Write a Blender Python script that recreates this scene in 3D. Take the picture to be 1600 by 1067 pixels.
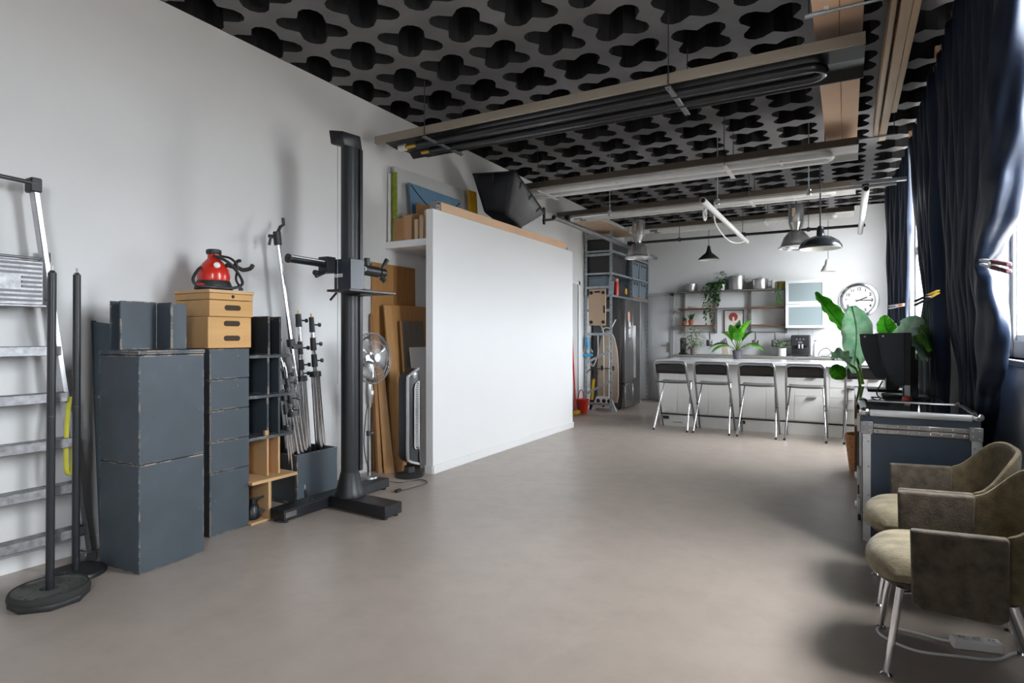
import bpy, bmesh, math, random
from mathutils import Vector, Matrix
for o in list(bpy.data.objects): bpy.data.objects.remove(o)
SC = bpy.context.scene; COL = SC.collection
random.seed(7)
PI = math.pi

# ------------------------------------------------------------------ camera, sky, exposure
FOC, VX, VY, EYE = 930.0, 1322.0, 524.0, 1.25          # focal length in px, vanishing point of the room's long axis, eye height
YAW = math.atan((VX-800)/FOC); SN, CS = math.sin(YAW), math.cos(YAW)
cam = bpy.data.cameras.new('camera'); co = bpy.data.objects.new('camera', cam); COL.objects.link(co)
cam.sensor_fit = 'HORIZONTAL'; cam.sensor_width = 36.0; cam.lens = 36.0*FOC/1600.0
cam.shift_y = (VY-533.5)/1600.0; cam.clip_start = 0.05
co.location = (0, 0, EYE); co.rotation_euler = (PI/2, 0, YAW)
SC.camera = co
W = bpy.data.worlds.new('overcast_sky'); SC.world = W; W.use_nodes = True
_t = W.node_tree; bg = _t.nodes['Background']; bg.inputs[1].default_value = 14.0
_tc = _t.nodes.new('ShaderNodeTexCoord'); _sx = _t.nodes.new('ShaderNodeSeparateXYZ'); _cr = _t.nodes.new('ShaderNodeValToRGB'); _mr = _t.nodes.new('ShaderNodeMapRange')
_t.links.new(_tc.outputs['Generated'], _sx.inputs[0]); _t.links.new(_sx.outputs['Z'], _mr.inputs['Value'])
_mr.inputs['From Min'].default_value = -1.0; _mr.inputs['From Max'].default_value = 1.0
_e = _cr.color_ramp.elements; _e[0].position = .485; _e[0].color = (.25, .24, .225, 1); _e[1].position = 1.0; _e[1].color = (1.0, 1.0, 1.0, 1)   # bright overcast above, ground below
_h = _e.new(.51); _h.color = (.68, .72, .77, 1)
_t.links.new(_mr.outputs[0], _cr.inputs[0]); _t.links.new(_cr.outputs[0], bg.inputs[0])
SC.view_settings.view_transform = 'Standard'; SC.view_settings.look = 'None'
SC.view_settings.exposure = 1.95; SC.view_settings.gamma = 1.0; SC.view_settings.use_curve_mapping = False
cy = SC.cycles
cy.max_bounces = 12; cy.diffuse_bounces = 8; cy.glossy_bounces = 4; cy.transparent_max_bounces = 12; cy.sample_clamp_indirect = 8
cy.caustics_reflective = False; cy.caustics_refractive = False
def portal(y0, y1, z0, z1, x=0.98):                       # guides the sky light in through a window opening
    l = bpy.data.lights.new('window_daylight', 'AREA'); l.shape = 'RECTANGLE'; l.size = z1-z0; l.size_y = y1-y0
    l.cycles.is_portal = True
    o = bpy.data.objects.new('window_daylight', l); COL.objects.link(o)
    o.location = (x, (y0+y1)/2, (z0+z1)/2); o.rotation_euler = (0, PI/2, 0)
WINS = [(1, 2.5, 4.56), (2, 7.15, 10.2), (3, -2.2, -1.1)]  # third window is unseen, added behind the camera for fill light
WZ0, WZ1 = 1.12, 3.26
for n, a, b in WINS: portal(a, b, WZ0, WZ1)

def at(u, v, x=None, y=None, z=None, d=None):            # the point of the place seen at photo pixel (u, v), on the given real plane or depth
    a, b = (u-800)/FOC, (VY-v)/FOC
    rx, ry = a*CS-SN, a*SN+CS
    if z is not None: d = (z-EYE)/b
    elif x is not None: d = x/rx
    elif y is not None: d = y/ry
    return Vector((d*rx, d*ry, EYE+d*b))

# ------------------------------------------------------------------ materials
def nt(name):
    m = bpy.data.materials.new(name); m.use_nodes = True
    t = m.node_tree; return m, t, t.nodes['Principled BSDF'], t.nodes, t.links
def noise(t, scale, detail=4, vec=None, rough=.55):
    n = t.nodes.new('ShaderNodeTexNoise'); n.inputs['Scale'].default_value = scale; n.inputs['Detail'].default_value = detail
    n.inputs['Roughness'].default_value = rough
    if vec: t.links.new(vec, n.inputs['Vector'])
    return n.outputs['Fac']
def ramp(t, fac, stops):
    r = t.nodes.new('ShaderNodeValToRGB'); e = r.color_ramp.elements
    while len(e) < len(stops): e.new(0.5)
    for i, (p, c) in enumerate(stops): e[i].position = p; e[i].color = (*c, 1) if len(c) == 3 else c
    t.links.new(fac, r.inputs[0]); return r.outputs[0]
def objvec(t, sc=(1, 1, 1)):
    tc = t.nodes.new('ShaderNodeTexCoord'); mp = t.nodes.new('ShaderNodeMapping'); mp.inputs['Scale'].default_value = sc
    t.links.new(tc.outputs['Object'], mp.inputs[0]); return mp.outputs[0]
def bump(t, b, fac, s=.2, dist=.01):
    n = t.nodes.new('ShaderNodeBump'); n.inputs['Strength'].default_value = s; n.inputs['Distance'].default_value = dist
    t.links.new(fac, n.inputs['Height']); t.links.new(n.outputs[0], b.inputs['Normal'])
def mixc(t, fac, a, b):
    m = t.nodes.new('ShaderNodeMix'); m.data_type = 'RGBA'
    for s, v in ((m.inputs[0], fac), (m.inputs[6], a), (m.inputs[7], b)):
        if hasattr(v, 'is_linked'): t.links.new(v, s)
        elif isinstance(v, tuple): s.default_value = (*v, 1)
        else: s.default_value = v
    return m.outputs[2]
def mat(name, c, rough=.5, metal=0, var=.12, scale=8, bmp=0, bscale=60, spec=.5, coat=0, sheen=0):
    m, t, b, n, l = nt(name)
    v = objvec(t); f = noise(t, scale, 4, v)
    lo = tuple(x*(1-var) for x in c); hi = tuple(min(1, x*(1+var)) for x in c)
    l.new(ramp(t, f, [(.3, lo), (.7, hi)]), b.inputs['Base Color'])
    b.inputs['Roughness'].default_value = rough; b.inputs['Metallic'].default_value = metal
    b.inputs['Specular IOR Level'].default_value = spec; b.inputs['Coat Weight'].default_value = coat
    if sheen: b.inputs['Sheen Weight'].default_value = sheen
    if bmp: bump(t, b, noise(t, bscale, 3, v), bmp, .004)
    return m
def woodmat(name, c1, c2, axis=2, rough=.5, stretch=14, scale=2.5):
    m, t, b, n, l = nt(name)
    sc = [stretch]*3; sc[axis] = 1.0
    v = objvec(t, sc); f = noise(t, scale, 6, v, .6)
    v2 = objvec(t); g = noise(t, 1.7, 2, v2)
    c = mixc(t, f, c1, c2); c = mixc(t, ramp(t, g, [(.35, (0, 0, 0)), (.7, (.45, .45, .45))]), c, tuple(x*.62 for x in c1))
    l.new(c, b.inputs['Base Color']); b.inputs['Roughness'].default_value = rough
    bump(t, b, f, .15, .003); return m
def paintedwood(name, c, wear=.5, rough=.55):             # painted plywood, chipped to pale wood along its edges
    m, t, b, n, l = nt(name)
    v = objvec(t); f = noise(t, 5, 5, v); s = noise(t, 40, 3, v)
    base = ramp(t, f, [(.3, tuple(x*.8 for x in c)), (.62, c), (.85, tuple(min(1, x*1.5) for x in c))])
    bv = n.new('ShaderNodeBevel'); bv.samples = 4; bv.inputs[0].default_value = .011
    ge = n.new('ShaderNodeNewGeometry'); dt = n.new('ShaderNodeVectorMath'); dt.operation = 'DOT_PRODUCT'
    l.new(bv.outputs[0], dt.inputs[0]); l.new(ge.outputs['Normal'], dt.inputs[1])
    edge = ramp(t, dt.outputs['Value'], [(.86, (1, 1, 1)), (.985, (0, 0, 0))])
    chip = ramp(t, noise(t, 11, 6, v, .75), [(.49, (0, 0, 0)), (.56, (1, 1, 1))])
    mu = n.new('ShaderNodeMath'); mu.operation = 'MULTIPLY'; l.new(edge, mu.inputs[0]); l.new(chip, mu.inputs[1])
    mw = n.new('ShaderNodeMath'); mw.operation = 'MULTIPLY'; l.new(mu.outputs[0], mw.inputs[0]); mw.inputs[1].default_value = wear
    sp = ramp(t, noise(t, 26, 2, v), [(.755, (0, 0, 0)), (.775, (.5, .5, .5))])
    c2 = mixc(t, sp, base, (.3, .3, .31))
    l.new(mixc(t, mw.outputs[0], c2, (.72, .56, .40)), b.inputs['Base Color'])
    b.inputs['Roughness'].default_value = rough; bump(t, b, s, .08, .002); return m

def wallmat(name, c, dirt):
    m, t, b, n, l = nt(name)
    v = objvec(t); f = noise(t, .9, 6, v, .6); g = noise(t, 7, 8, v, .75)
    a = ramp(t, f, [(.25, tuple(x*(1-dirt) for x in c)), (.7, c)])
    sc = ramp(t, g, [(.70, (0, 0, 0)), (.76, (.35, .35, .35))])
    l.new(mixc(t, sc, a, tuple(x*.72 for x in c)), b.inputs['Base Color']); b.inputs['Roughness'].default_value = .6
    bump(t, b, noise(t, 90, 3, v), .12, .003); return m
def floormat():
    m, t, b, n, l = nt('polished_concrete')
    v = objvec(t); f = noise(t, .8, 7, v, .62); g = noise(t, 6, 8, v, .7); st = noise(t, 2.2, 5, objvec(t, (1, .35, 1)), .7)
    a = ramp(t, f, [(.25, (.32, .272, .236)), (.55, (.38, .325, .285)), (.8, (.44, .382, .34))])
    a = mixc(t, ramp(t, g, [(.45, (0, 0, 0)), (.8, (.5, .5, .5))]), a, (.30, .255, .222))
    a = mixc(t, ramp(t, st, [(.62, (0, 0, 0)), (.8, (.3, .3, .3))]), a, (.50, .45, .41))
    sp = ramp(t, noise(t, 38, 2, v), [(.79, (0, 0, 0)), (.80, (.6, .6, .6))])
    a = mixc(t, sp, a, (.5, .47, .42))
    l.new(a, b.inputs['Base Color'])
    l.new(ramp(t, g, [(.2, (.27, .27, .27)), (.8, (.42, .42, .42))]), b.inputs['Roughness'])
    b.inputs['Specular IOR Level'].default_value = .5
    bump(t, b, f, .05, .01); return m
def glassmat(name, tint, gloss=.06, diff=0):
    m, t, b, n, l = nt(name); n.remove(b)
    tr = n.new('ShaderNodeBsdfTransparent'); tr.inputs[0].default_value = (*tint, 1)
    gl = n.new('ShaderNodeBsdfGlossy'); gl.inputs['Roughness'].default_value = .03
    mx = n.new('ShaderNodeMixShader'); mx.inputs[0].default_value = gloss
    l.new(tr.outputs[0], mx.inputs[1]); l.new(gl.outputs[0], mx.inputs[2]); out = mx.outputs[0]
    if diff:
        df = n.new('ShaderNodeBsdfDiffuse'); df.inputs[0].default_value = (*tint, 1); m2 = n.new('ShaderNodeMixShader'); m2.inputs[0].default_value = diff
        l.new(out, m2.inputs[1]); l.new(df.outputs[0], m2.inputs[2]); out = m2.outputs[0]
    l.new(out, n['Material Output'].inputs[0]); return m
def leafmat(name, c1, c2, scale=6, rough=.35):
    m, t, b, n, l = nt(name); v = objvec(t)
    l.new(mixc(t, ramp(t, noise(t, scale, 4, v), [(.38, (0, 0, 0)), (.62, (1, 1, 1))]), c1, c2), b.inputs['Base Color'])
    b.inputs['Roughness'].default_value = rough; b.inputs['Specular IOR Level'].default_value = .4
    tr = n.new('ShaderNodeBsdfTranslucent'); mx = n.new('ShaderNodeMixShader'); mx.inputs[0].default_value = .42      # light passes through a leaf
    l.new(b.inputs['Base Color'].links[0].from_socket, tr.inputs[0]); l.new(b.outputs[0], mx.inputs[1]); l.new(tr.outputs[0], mx.inputs[2]); l.new(mx.outputs[0], n['Material Output'].inputs[0])
    return m

M = dict(
 wall=wallmat('white_wall_paint', (.74, .74, .745), .09), part=wallmat('fresh_white_paint', (.80, .80, .81), .03), base=wallmat('baseboard_paint', (.78, .78, .79), .04),
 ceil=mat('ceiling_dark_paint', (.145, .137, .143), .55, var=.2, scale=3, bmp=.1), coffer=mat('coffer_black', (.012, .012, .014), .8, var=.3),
 floor=floormat(), tile=mat('white_glazed_tile', (.80, .80, .81), .2, var=.03), grout=mat('tile_grout', (.6, .6, .6), .8),
 glass=glassmat('window_glass', (.97, .98, .98)), frost=glassmat('frosted_glass', (.36, .43, .445), .04, .75),
 wframe=mat('window_frame_grey', (.22, .225, .235), .4, var=.06), wwhite=mat('window_white', (.75, .76, .78), .4, var=.03),
 black=paintedwood('chipped_black_paint', (.062, .078, .096), .95), black2=paintedwood('black_paint_dark', (.032, .037, .044), .8), teal=mat('black_teal_paint', (.03, .052, .066), .5, var=.25),
 pine=woodmat('pine_box', (.68, .40, .15), (.47, .235, .065), 1, .5, 9, 1.6), pine_end=woodmat('birch_ply', (.60, .37, .18), (.66, .43, .23), 2, .55),
 oak=woodmat('oak_board', (.46, .225, .075), (.26, .11, .03), 2, .5, 12, 2.2), oak2=woodmat('oak_plank', (.58, .31, .115), (.33, .15, .045), 2, .5, 12, 2.2), greywood=woodmat('grey_driftwood', (.30, .255, .215), (.11, .09, .078), 2, .7, 22),
 card=mat('cardboard', (.50, .30, .165), .75, var=.06, scale=3), card2=mat('cardboard_pale', (.74, .49, .32), .7, var=.05, scale=2), cardd=mat('cardboard_brown', (.36, .19, .085), .8, var=.12), pale=woodmat('pale_timber', (.72, .55, .36), (.58, .42, .26), 1, .55, 10),
 tim=woodmat('raw_timber_edge', (.38, .325, .26), (.22, .185, .15), 0, .7, 12), brown=woodmat('brown_timber_edge', (.12, .095, .07), (.085, .066, .05), 0, .7, 10),
 iron=mat('black_iron', (.018, .019, .021), .38, .3, var=.2), blackm=mat('satin_black', (.016, .017, .019), .42, var=.15), gunm=mat('black_column_paint', (.014, .0155, .019), .42, 0, var=.2),
 blackp=mat('black_plastic', (.02, .021, .023), .45, var=.15, bmp=.1), dgrey=mat('dark_grey_metal', (.07, .07, .075), .4, .5, var=.15), grey=mat('grey_steel', (.28, .28, .29), .38, .8, var=.1),
 chrome=mat('chrome', (.78, .78, .80), .12, 1, var=.04), alu=mat('aluminium', (.56, .57, .59), .34, .8, var=.1), alud=mat('worn_aluminium', (.30, .30, .315), .45, .6, var=.3, scale=30), steel=mat('brushed_steel', (.50, .49, .48), .28, 1, var=.1), galv=mat('galvanised_steel', (.42, .47, .50), .42, .75, var=.18, scale=14),
 fridge=mat('fridge_steel', (.27, .265, .265), .30, .9, var=.06, scale=2), fside=mat('fridge_grey_side', (.105, .105, .105), .45, .2, var=.05),
 cab=mat('white_cabinet', (.76, .755, .745), .3, var=.02), wtop=mat('white_worktop', (.74, .75, .78), .15, var=.05), stop=mat('grey_worktop', (.22, .21, .20), .35, var=.1), gap=mat('dark_gap', (.02, .02, .02), .8),
 doorw=wallmat('door_paint', (.60, .60, .61), .04), doorf=mat('door_frame_grey', (.46, .46, .47), .5, var=.04),
 curt=mat('navy_satin', (.009, .0155, .032), .46, var=.12, scale=3, bmp=.04, spec=.2), softlit=mat('softbox_nylon_lit', (.15, .155, .165), .5, var=.15, scale=6, bmp=.15, bscale=9), softd=mat('softbox_nylon_dark', (.011, .013, .019), .6, var=.15),  # paler copy of the black nylon paints the light on two softbox panels
 red=mat('red_plastic', (.62, .025, .012), .28, var=.05, coat=.3), yellow=mat('yellow_plastic', (.72, .48, .03), .4, var=.06), strapy=mat('yellow_webbing', (.70, .66, .08), .7, var=.1), blue=mat('blue_plastic', (.05, .36, .66), .4, var=.05),
 bin=mat('bluegrey_plastic', (.155, .20, .245), .5, var=.08), case=mat('dark_case', (.035, .033, .037), .55, var=.15), green=mat('lime_cloth', (.20, .26, .01), .7, var=.3, scale=20), ochre=mat('ochre_panel', (.55, .30, .015), .6, var=.15), bluep=mat('blue_panel', (.105, .21, .315), .7, var=.08), navy=mat('navy_line', (.012, .025, .045), .6),
 canvas=mat('grey_white_canvas', (.50, .50, .50), .8, var=.04), white=mat('white_plastic', (.78, .78, .78), .4, var=.03), cream=mat('cream_reflector', (.62, .61, .59), .35, var=.05), offw=mat('off_white', (.70, .68, .63), .5, var=.05),
 flight=mat('flight_case_laminate', (.020, .028, .041), .34, var=.12, scale=5, bmp=.06), gloss=mat('glossy_black_top', (.02, .02, .021), .06, var=.1),
 wool=mat('olive_brown_wool', (.092, .070, .034), .95, var=.35, scale=26, bmp=.6, bscale=130, sheen=.1), woola=mat('grey_brown_wool', (.062, .049, .034), .95, var=.45, scale=24, bmp=.6, bscale=130, sheen=.12), seatw=mat('faded_olive_wool', (.185, .155, .098), .95, var=.35, scale=14, bmp=.6, bscale=110, sheen=.1),
 leaf=leafmat('leaf_green', (.05, .27, .014), (.15, .46, .03)), leafd=leafmat('leaf_dark', (.02, .085, .02), (.05, .17, .03), 9), leafp=leafmat('leaf_pale_back', (.64, .80, .66), (.42, .66, .48), 14), leafv=leafmat('leaf_variegated', (.10, .17, .06), (.52, .55, .38), 30), stem=leafmat('stem_green', (.14, .25, .06), (.22, .34, .10), 10), soil=mat('potting_soil', (.03, .02, .015), .95, var=.3),
 terra=mat('terracotta', (.46, .115, .055), .7, var=.1), potg=mat('grey_pot', (.21, .17, .155), .7, var=.1), pots=mat('mauve_grey_pot', (.10, .085, .11), .6, var=.1), basket=mat('gold_wicker', (.36, .24, .06), .8, var=.35, scale=60), wick=mat('brown_wicker', (.34, .145, .045), .7, var=.35, scale=40),
 walnut=woodmat('shelf_wood', (.23, .105, .045), (.16, .07, .03), 0, .5), shelfm=mat('shelf_upright', (.20, .185, .175), .45, .4, var=.08), paper=mat('print_paper', (.68, .66, .63), .7, var=.02), pred=mat('print_red', (.32, .055, .04), .7, var=.1), ppink=mat('print_blush', (.62, .33, .24), .7, var=.1),
 stoolf=mat('stool_tube', (.36, .36, .38), .28, .9, var=.06), stoolb=mat('stool_black', (.026, .024, .026), .5, var=.15), seatg=mat('stool_seat', (.085, .078, .078), .35, var=.1),
 face=mat('clock_face', (.80, .78, .79), .4, var=.01), ink=mat('clock_ink', (.02, .02, .022), .5), orange=glassmat('orange_bottle', (.85, .25, .1), .06, .55), sign=mat('lamp_sticker', (.60, .45, .34), .6, var=.3, scale=30),
 enamel=mat('dark_enamel', (.035, .042, .05), .18, .3, var=.1), lampin=mat('lamp_white_inside', (.7, .7, .68), .4), beech=mat('beech_ply', (.50, .36, .245), .6, var=.05), iron_b=mat('beige_board_cover', (.50, .40, .31), .8, var=.1),
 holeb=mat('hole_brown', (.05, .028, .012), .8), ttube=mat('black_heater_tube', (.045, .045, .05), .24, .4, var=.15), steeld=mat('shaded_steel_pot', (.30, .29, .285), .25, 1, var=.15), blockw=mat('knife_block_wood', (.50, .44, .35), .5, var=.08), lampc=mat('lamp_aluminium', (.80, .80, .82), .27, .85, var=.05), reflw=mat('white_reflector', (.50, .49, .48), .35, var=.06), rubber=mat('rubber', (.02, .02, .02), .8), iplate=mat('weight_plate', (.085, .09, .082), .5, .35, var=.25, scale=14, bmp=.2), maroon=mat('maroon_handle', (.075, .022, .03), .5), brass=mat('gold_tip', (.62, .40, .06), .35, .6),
)

# ------------------------------------------------------------------ mesh helpers
V = Vector
class MB:
    """collects simple solids in world coordinates; build() links them as one mesh object"""
    def __init__(s): s.b = bmesh.new()
    def box(s, x0, x1, y0, y1, z0, z1, rz=0, c=None, m=None):
        vs = [V((x, y, z)) for x in (x0, x1) for y in (y0, y1) for z in (z0, z1)]
        if rz:
            cc = V(((x0+x1)/2, (y0+y1)/2, 0)) if c is None else V(c); R = Matrix.Rotation(rz, 4, 'Z')
            vs = [R @ (p-cc)+cc for p in vs]
        if m: vs = [m @ p for p in vs]
        return s.hexa(vs)
    def hexa(s, p):
        q = [s.b.verts.new(x) for x in p]
        for f in ((0, 1, 3, 2), (4, 6, 7, 5), (0, 4, 5, 1), (2, 3, 7, 6), (0, 2, 6, 4), (1, 5, 7, 3)): s.b.faces.new([q[i] for i in f])
        return s
    def slab(s, a, b, c, d, t):                            # plate through four points (in order), thickness vector t
        a, b, c, d, t = map(V, (a, b, c, d, t)); return s.hexa([a, d, b, c, a+t, d+t, b+t, c+t]) if False else s.prism([a, b, c, d], t)
    def prism(s, pts, t):
        t = V(t); lo = [s.b.verts.new(V(p)) for p in pts]; hi = [s.b.verts.new(V(p)+t) for p in pts]; n = len(pts)
        s.b.faces.new(lo[::-1]); s.b.faces.new(hi)
        for i in range(n): s.b.faces.new([lo[i], lo[(i+1) % n], hi[(i+1) % n], hi[i]])
        return s
    def cyl(s, a, b, r, r2=None, n=12, cap=True):
        a, b = V(a), V(b); r2 = r if r2 is None else r2; ax = (b-a).normalized()
        u = ax.orthogonal().normalized(); w = ax.cross(u)
        L = [[s.b.verts.new(p+(u*math.cos(2*PI*i/n)+w*math.sin(2*PI*i/n))*q) for i in range(n)] for p, q in ((a, r), (b, r2))]
        for i in range(n): s.b.faces.new([L[0][i], L[0][(i+1) % n], L[1][(i+1) % n], L[1][i]])
        if cap: s.b.faces.new(L[0][::-1]); s.b.faces.new(L[1])
        return s
    def lathe(s, prof, c=(0, 0, 0), n=24, rot=None, sc=(1, 1, 1), cap=True):   # prof: (r, z) list
        c = V(c); rings = []
        for r, z in prof:
            ring = []
            for i in range(n):
                p = V((r*math.cos(2*PI*i/n)*sc[0], r*math.sin(2*PI*i/n)*sc[1], z*sc[2]))
                if rot: p = rot @ p
                ring.append(s.b.verts.new(p+c))
            rings.append(ring)
        for A, B in zip(rings, rings[1:]):
            for i in range(n): s.b.faces.new([A[i], A[(i+1) % n], B[(i+1) % n], B[i]])
        if cap: s.b.faces.new(rings[0][::-1]); s.b.faces.new(rings[-1])
        return s
    def tube(s, pts, r, n=8, cyc=False, rr=None):
        pts = [V(p) for p in pts]; k = len(pts); rings = []; up = None
        for i, p in enumerate(pts):
            if cyc: d = pts[(i+1) % k]-pts[i-1]
            else: d = pts[min(i+1, k-1)]-pts[max(i-1, 0)]
            d.normalize()
            if up is None: up = d.orthogonal().normalized()
            else:
                up = up-d*up.dot(d); up = up.normalized() if up.length > 1e-6 else d.orthogonal().normalized()
            w = d.cross(up); q = rr[i] if rr else r
            rings.append([s.b.verts.new(p+(up*math.cos(2*PI*j/n)+w*math.sin(2*PI*j/n))*q) for j in range(n)])
        prs = list(zip(rings, rings[1:])) + ([(rings[-1], rings[0])] if cyc else [])
        for A, B in prs:
            for j in range(n): s.b.faces.new([A[j], A[(j+1) % n], B[(j+1) % n], B[j]])
        if not cyc: s.b.faces.new(rings[0][::-1]); s.b.faces.new(rings[-1])
        return s
    def grid(s, P, thick=None):                            # P[i][j] points; optional thickness vector or callable
        R = [[s.b.verts.new(V(p)) for p in row] for row in P]
        for A, B in zip(R, R[1:]):
            for j in range(len(A)-1): s.b.faces.new([A[j], A[j+1], B[j+1], B[j]])
        return s
    def ball(s, c, r, sc=(1, 1, 1), n=12, rot=None):
        k = n//2; return s.lathe([(r*math.sin(PI*i/k) if 0 < i < k else r*.02, -r*math.cos(PI*i/k)) for i in range(k+1)], c, n, rot, sc)
    def build(s, name, m, parent=None, bev=0, seg=1, smooth=True, solid=0, sub=0):
        b = s.b; bmesh.ops.recalc_face_normals(b, faces=b.faces)
        if bev:
            es = [e for e in b.edges if len(e.link_faces) == 2 and e.calc_face_angle(0) > .6]
            bmesh.ops.bevel(b, geom=es, offset=bev, segments=seg, affect='EDGES', clamp_overlap=True, profile=.6)
        me = bpy.data.meshes.new(name)
        if parent is not None: b.transform(mat_of(parent).inverted())
        b.to_mesh(me); b.free(); me.materials.append(m if not isinstance(m, str) else M[m])
        if smooth:
            me.shade_smooth()
        if name not in ('fabric', 'gathered_edge', 'leaf'): me.set_sharp_from_angle(angle=math.radians(38))
        o = bpy.data.objects.new(name, me); COL.objects.link(o)
        if parent is not None: o.parent = parent
        if solid:
            md = o.modifiers.new('thickness', 'SOLIDIFY'); md.thickness = solid; md.offset = 0
        if sub:
            md = o.modifiers.new('subdivision', 'SUBSURF'); md.levels = sub; md.render_levels = sub
        return o
def mat_of(o):
    m = Matrix.Identity(4)
    while o is not None:
        m = Matrix.LocRotScale(o.location, o.rotation_euler, o.scale) @ m; o = o.parent
    return m
def B(x0, x1, y0, y1, z0, z1, rz=0, c=None): return MB().box(x0, x1, y0, y1, z0, z1, rz, c)
def tag(o, label=None, cat=None, group=None, kind=None):
    if label: o['label'] = label
    if cat: o['category'] = cat
    if group: o['group'] = group
    if kind: o['kind'] = kind
    return o
def thing(name, label, cat, loc, rz=0, group=None):
    o = bpy.data.objects.new(name, None); COL.objects.link(o); o.empty_display_size = .1
    o.location = loc; o.rotation_euler = (0, 0, rz); return tag(o, label, cat, group)
def dup(root, loc, rz=None, label=None, group=None):
    def cp(o, par):
        c = o.copy(); COL.objects.link(c); c.parent = par
        for ch in [x for x in KIDS(o)]: cp(ch, c)
        return c
    r = cp(root, None); r.location = loc
    if rz is not None: r.rotation_euler = (0, 0, rz)
    if label: r['label'] = label
    if group: r['group'] = group
    return r
def KIDS(o): return [x for x in list(COL.objects) if x.parent == o]
def struct(name, mb, m, parent=None, **k):
    o = mb.build(name, m, parent, **k)
    if parent is None: o['kind'] = 'structure'
    return o
def arc(c, r, a0, a1, n, plane='xz'):
    out = []
    for i in range(n+1):
        a = a0+(a1-a0)*i/n; p, q = r*math.cos(a), r*math.sin(a)
        out.append({'xz': V((c[0]+p, c[1], c[2]+q)), 'yz': V((c[0], c[1]+p, c[2]+q)), 'xy': V((c[0]+p, c[1]+q, c[2]))}[plane])
    return out
def spline(pts, k=6):                                      # Catmull-Rom through the points
    pts = [V(p) for p in pts]; P = [pts[0]*2-pts[1]]+pts+[pts[-1]*2-pts[-2]]; out = []
    for i in range(1, len(P)-2):
        for j in range(k):
            t = j/k; a, b, c, d = P[i-1:i+3]
            out.append(.5*((2*b)+(c-a)*t+(2*a-5*b+4*c-d)*t*t+(3*b-a-3*c+d)*t**3))
    return out+[pts[-1]]

# ------------------------------------------------------------------ the room
XL, XR, YB, YF, HC = -3.84, 0.80, 11.40, -3.20, 3.40
struct('floor', B(XL-.3, XR+.3, YF-.3, YB+.3, -.15, 0), 'floor', smooth=False)
# ceiling: dark slab with a grid of deep four-lobed coffers
def ceiling():
    b = bmesh.new(); PX, PY, N = .467, .496, 32
    def q(x, y, z): return b.verts.new((x, y, z))
    ang = [2*PI*i/N for i in range(N)]
    xs = [-3.717+PX*k for k in range(10)]; ys = [2.945+PY*k for k in range(-12, 18)]
    caps = []
    for cx in xs:
        for cy_ in ys:
            ring, sq, up = [], [], []
            for a in ang:
                r = .192-.052*math.cos(4*a)-.008*math.cos(8*a)
                jx, jy = 1+.02*math.sin(cx*9+cy_*7), 1+.02*math.cos(cx*5-cy_*11)
                x, y = r*math.cos(a)*jx, r*math.sin(a)*jy*1.05
                ring.append(q(cx+x, cy_+y, HC)); up.append(q(cx+x*.93, cy_+y*.93, HC+.26))
                m = max(abs(math.cos(a)), abs(math.sin(a))); sq.append(q(cx+math.cos(a)/m*PX/2, cy_+math.sin(a)/m*PY/2, HC))
            for i in range(N):
                j = (i+1) % N
                b.faces.new([sq[i], sq[j], ring[j], ring[i]])
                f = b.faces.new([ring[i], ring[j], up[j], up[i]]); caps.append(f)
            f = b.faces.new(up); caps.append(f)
    x0, x1, y0, y1 = xs[0]-PX/2, xs[-1]+PX/2, ys[0]-PY/2, ys[-1]+PY/2
    def rect(a, c, d, e):
        if c-a > .001 and e-d > .001: b.faces.new([q(a, d, HC), q(a, e, HC), q(c, e, HC), q(c, d, HC)])
    rect(x1, XR+.3, y0, y1); rect(x0, XR+.3, y1, YB+.3); rect(x0, XR+.3, YF-.3, y0)
    for f in b.faces: f.normal_update()
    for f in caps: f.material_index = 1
    # roof above the coffers
    for v in ((x0, YF-.3), (XR+.3, YF-.3), (XR+.3, YB+.3), (x0, YB+.3)): pass
    r = [q(XL-.3, YF-.3, HC+.30), q(XR+.3, YF-.3, HC+.30), q(XR+.3, YB+.3, HC+.30), q(XL-.3, YB+.3, HC+.30)]; b.faces.new(r)
    bmesh.ops.remove_doubles(b, verts=b.verts, dist=.0004)
    me = bpy.data.meshes.new('ceiling'); b.to_mesh(me); b.free()
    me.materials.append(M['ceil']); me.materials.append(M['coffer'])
    o = bpy.data.objects.new('ceiling', me); COL.objects.link(o); o['kind'] = 'structure'
ceiling()
struct('wall_left', B(XL-.3, XL, YF-.3, YB+.3, 0, HC+.002), 'wall', smooth=False)
wb = struct('wall_back', B(XL, XR, YB, YB+.3, 0, HC+.002), 'wall', smooth=False)
struct('wall_front', B(XL, XR, YF-.3, YF, 0, HC+.002), 'wall', smooth=False)
w = MB(); ed = [YF] + [v for n, a, b in sorted(WINS, key=lambda t: t[1]) for v in (a, b)] + [YB]
w.box(XR, XR+.3, YF, YB, 0, WZ0); w.box(XR, XR+.3, YF, YB, WZ1, HC+.3)
for i in range(0, len(ed), 2): w.box(XR, XR+.3, ed[i], ed[i+1], WZ0, WZ1)
struct('wall_right', w, 'wall', smooth=False)
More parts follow.
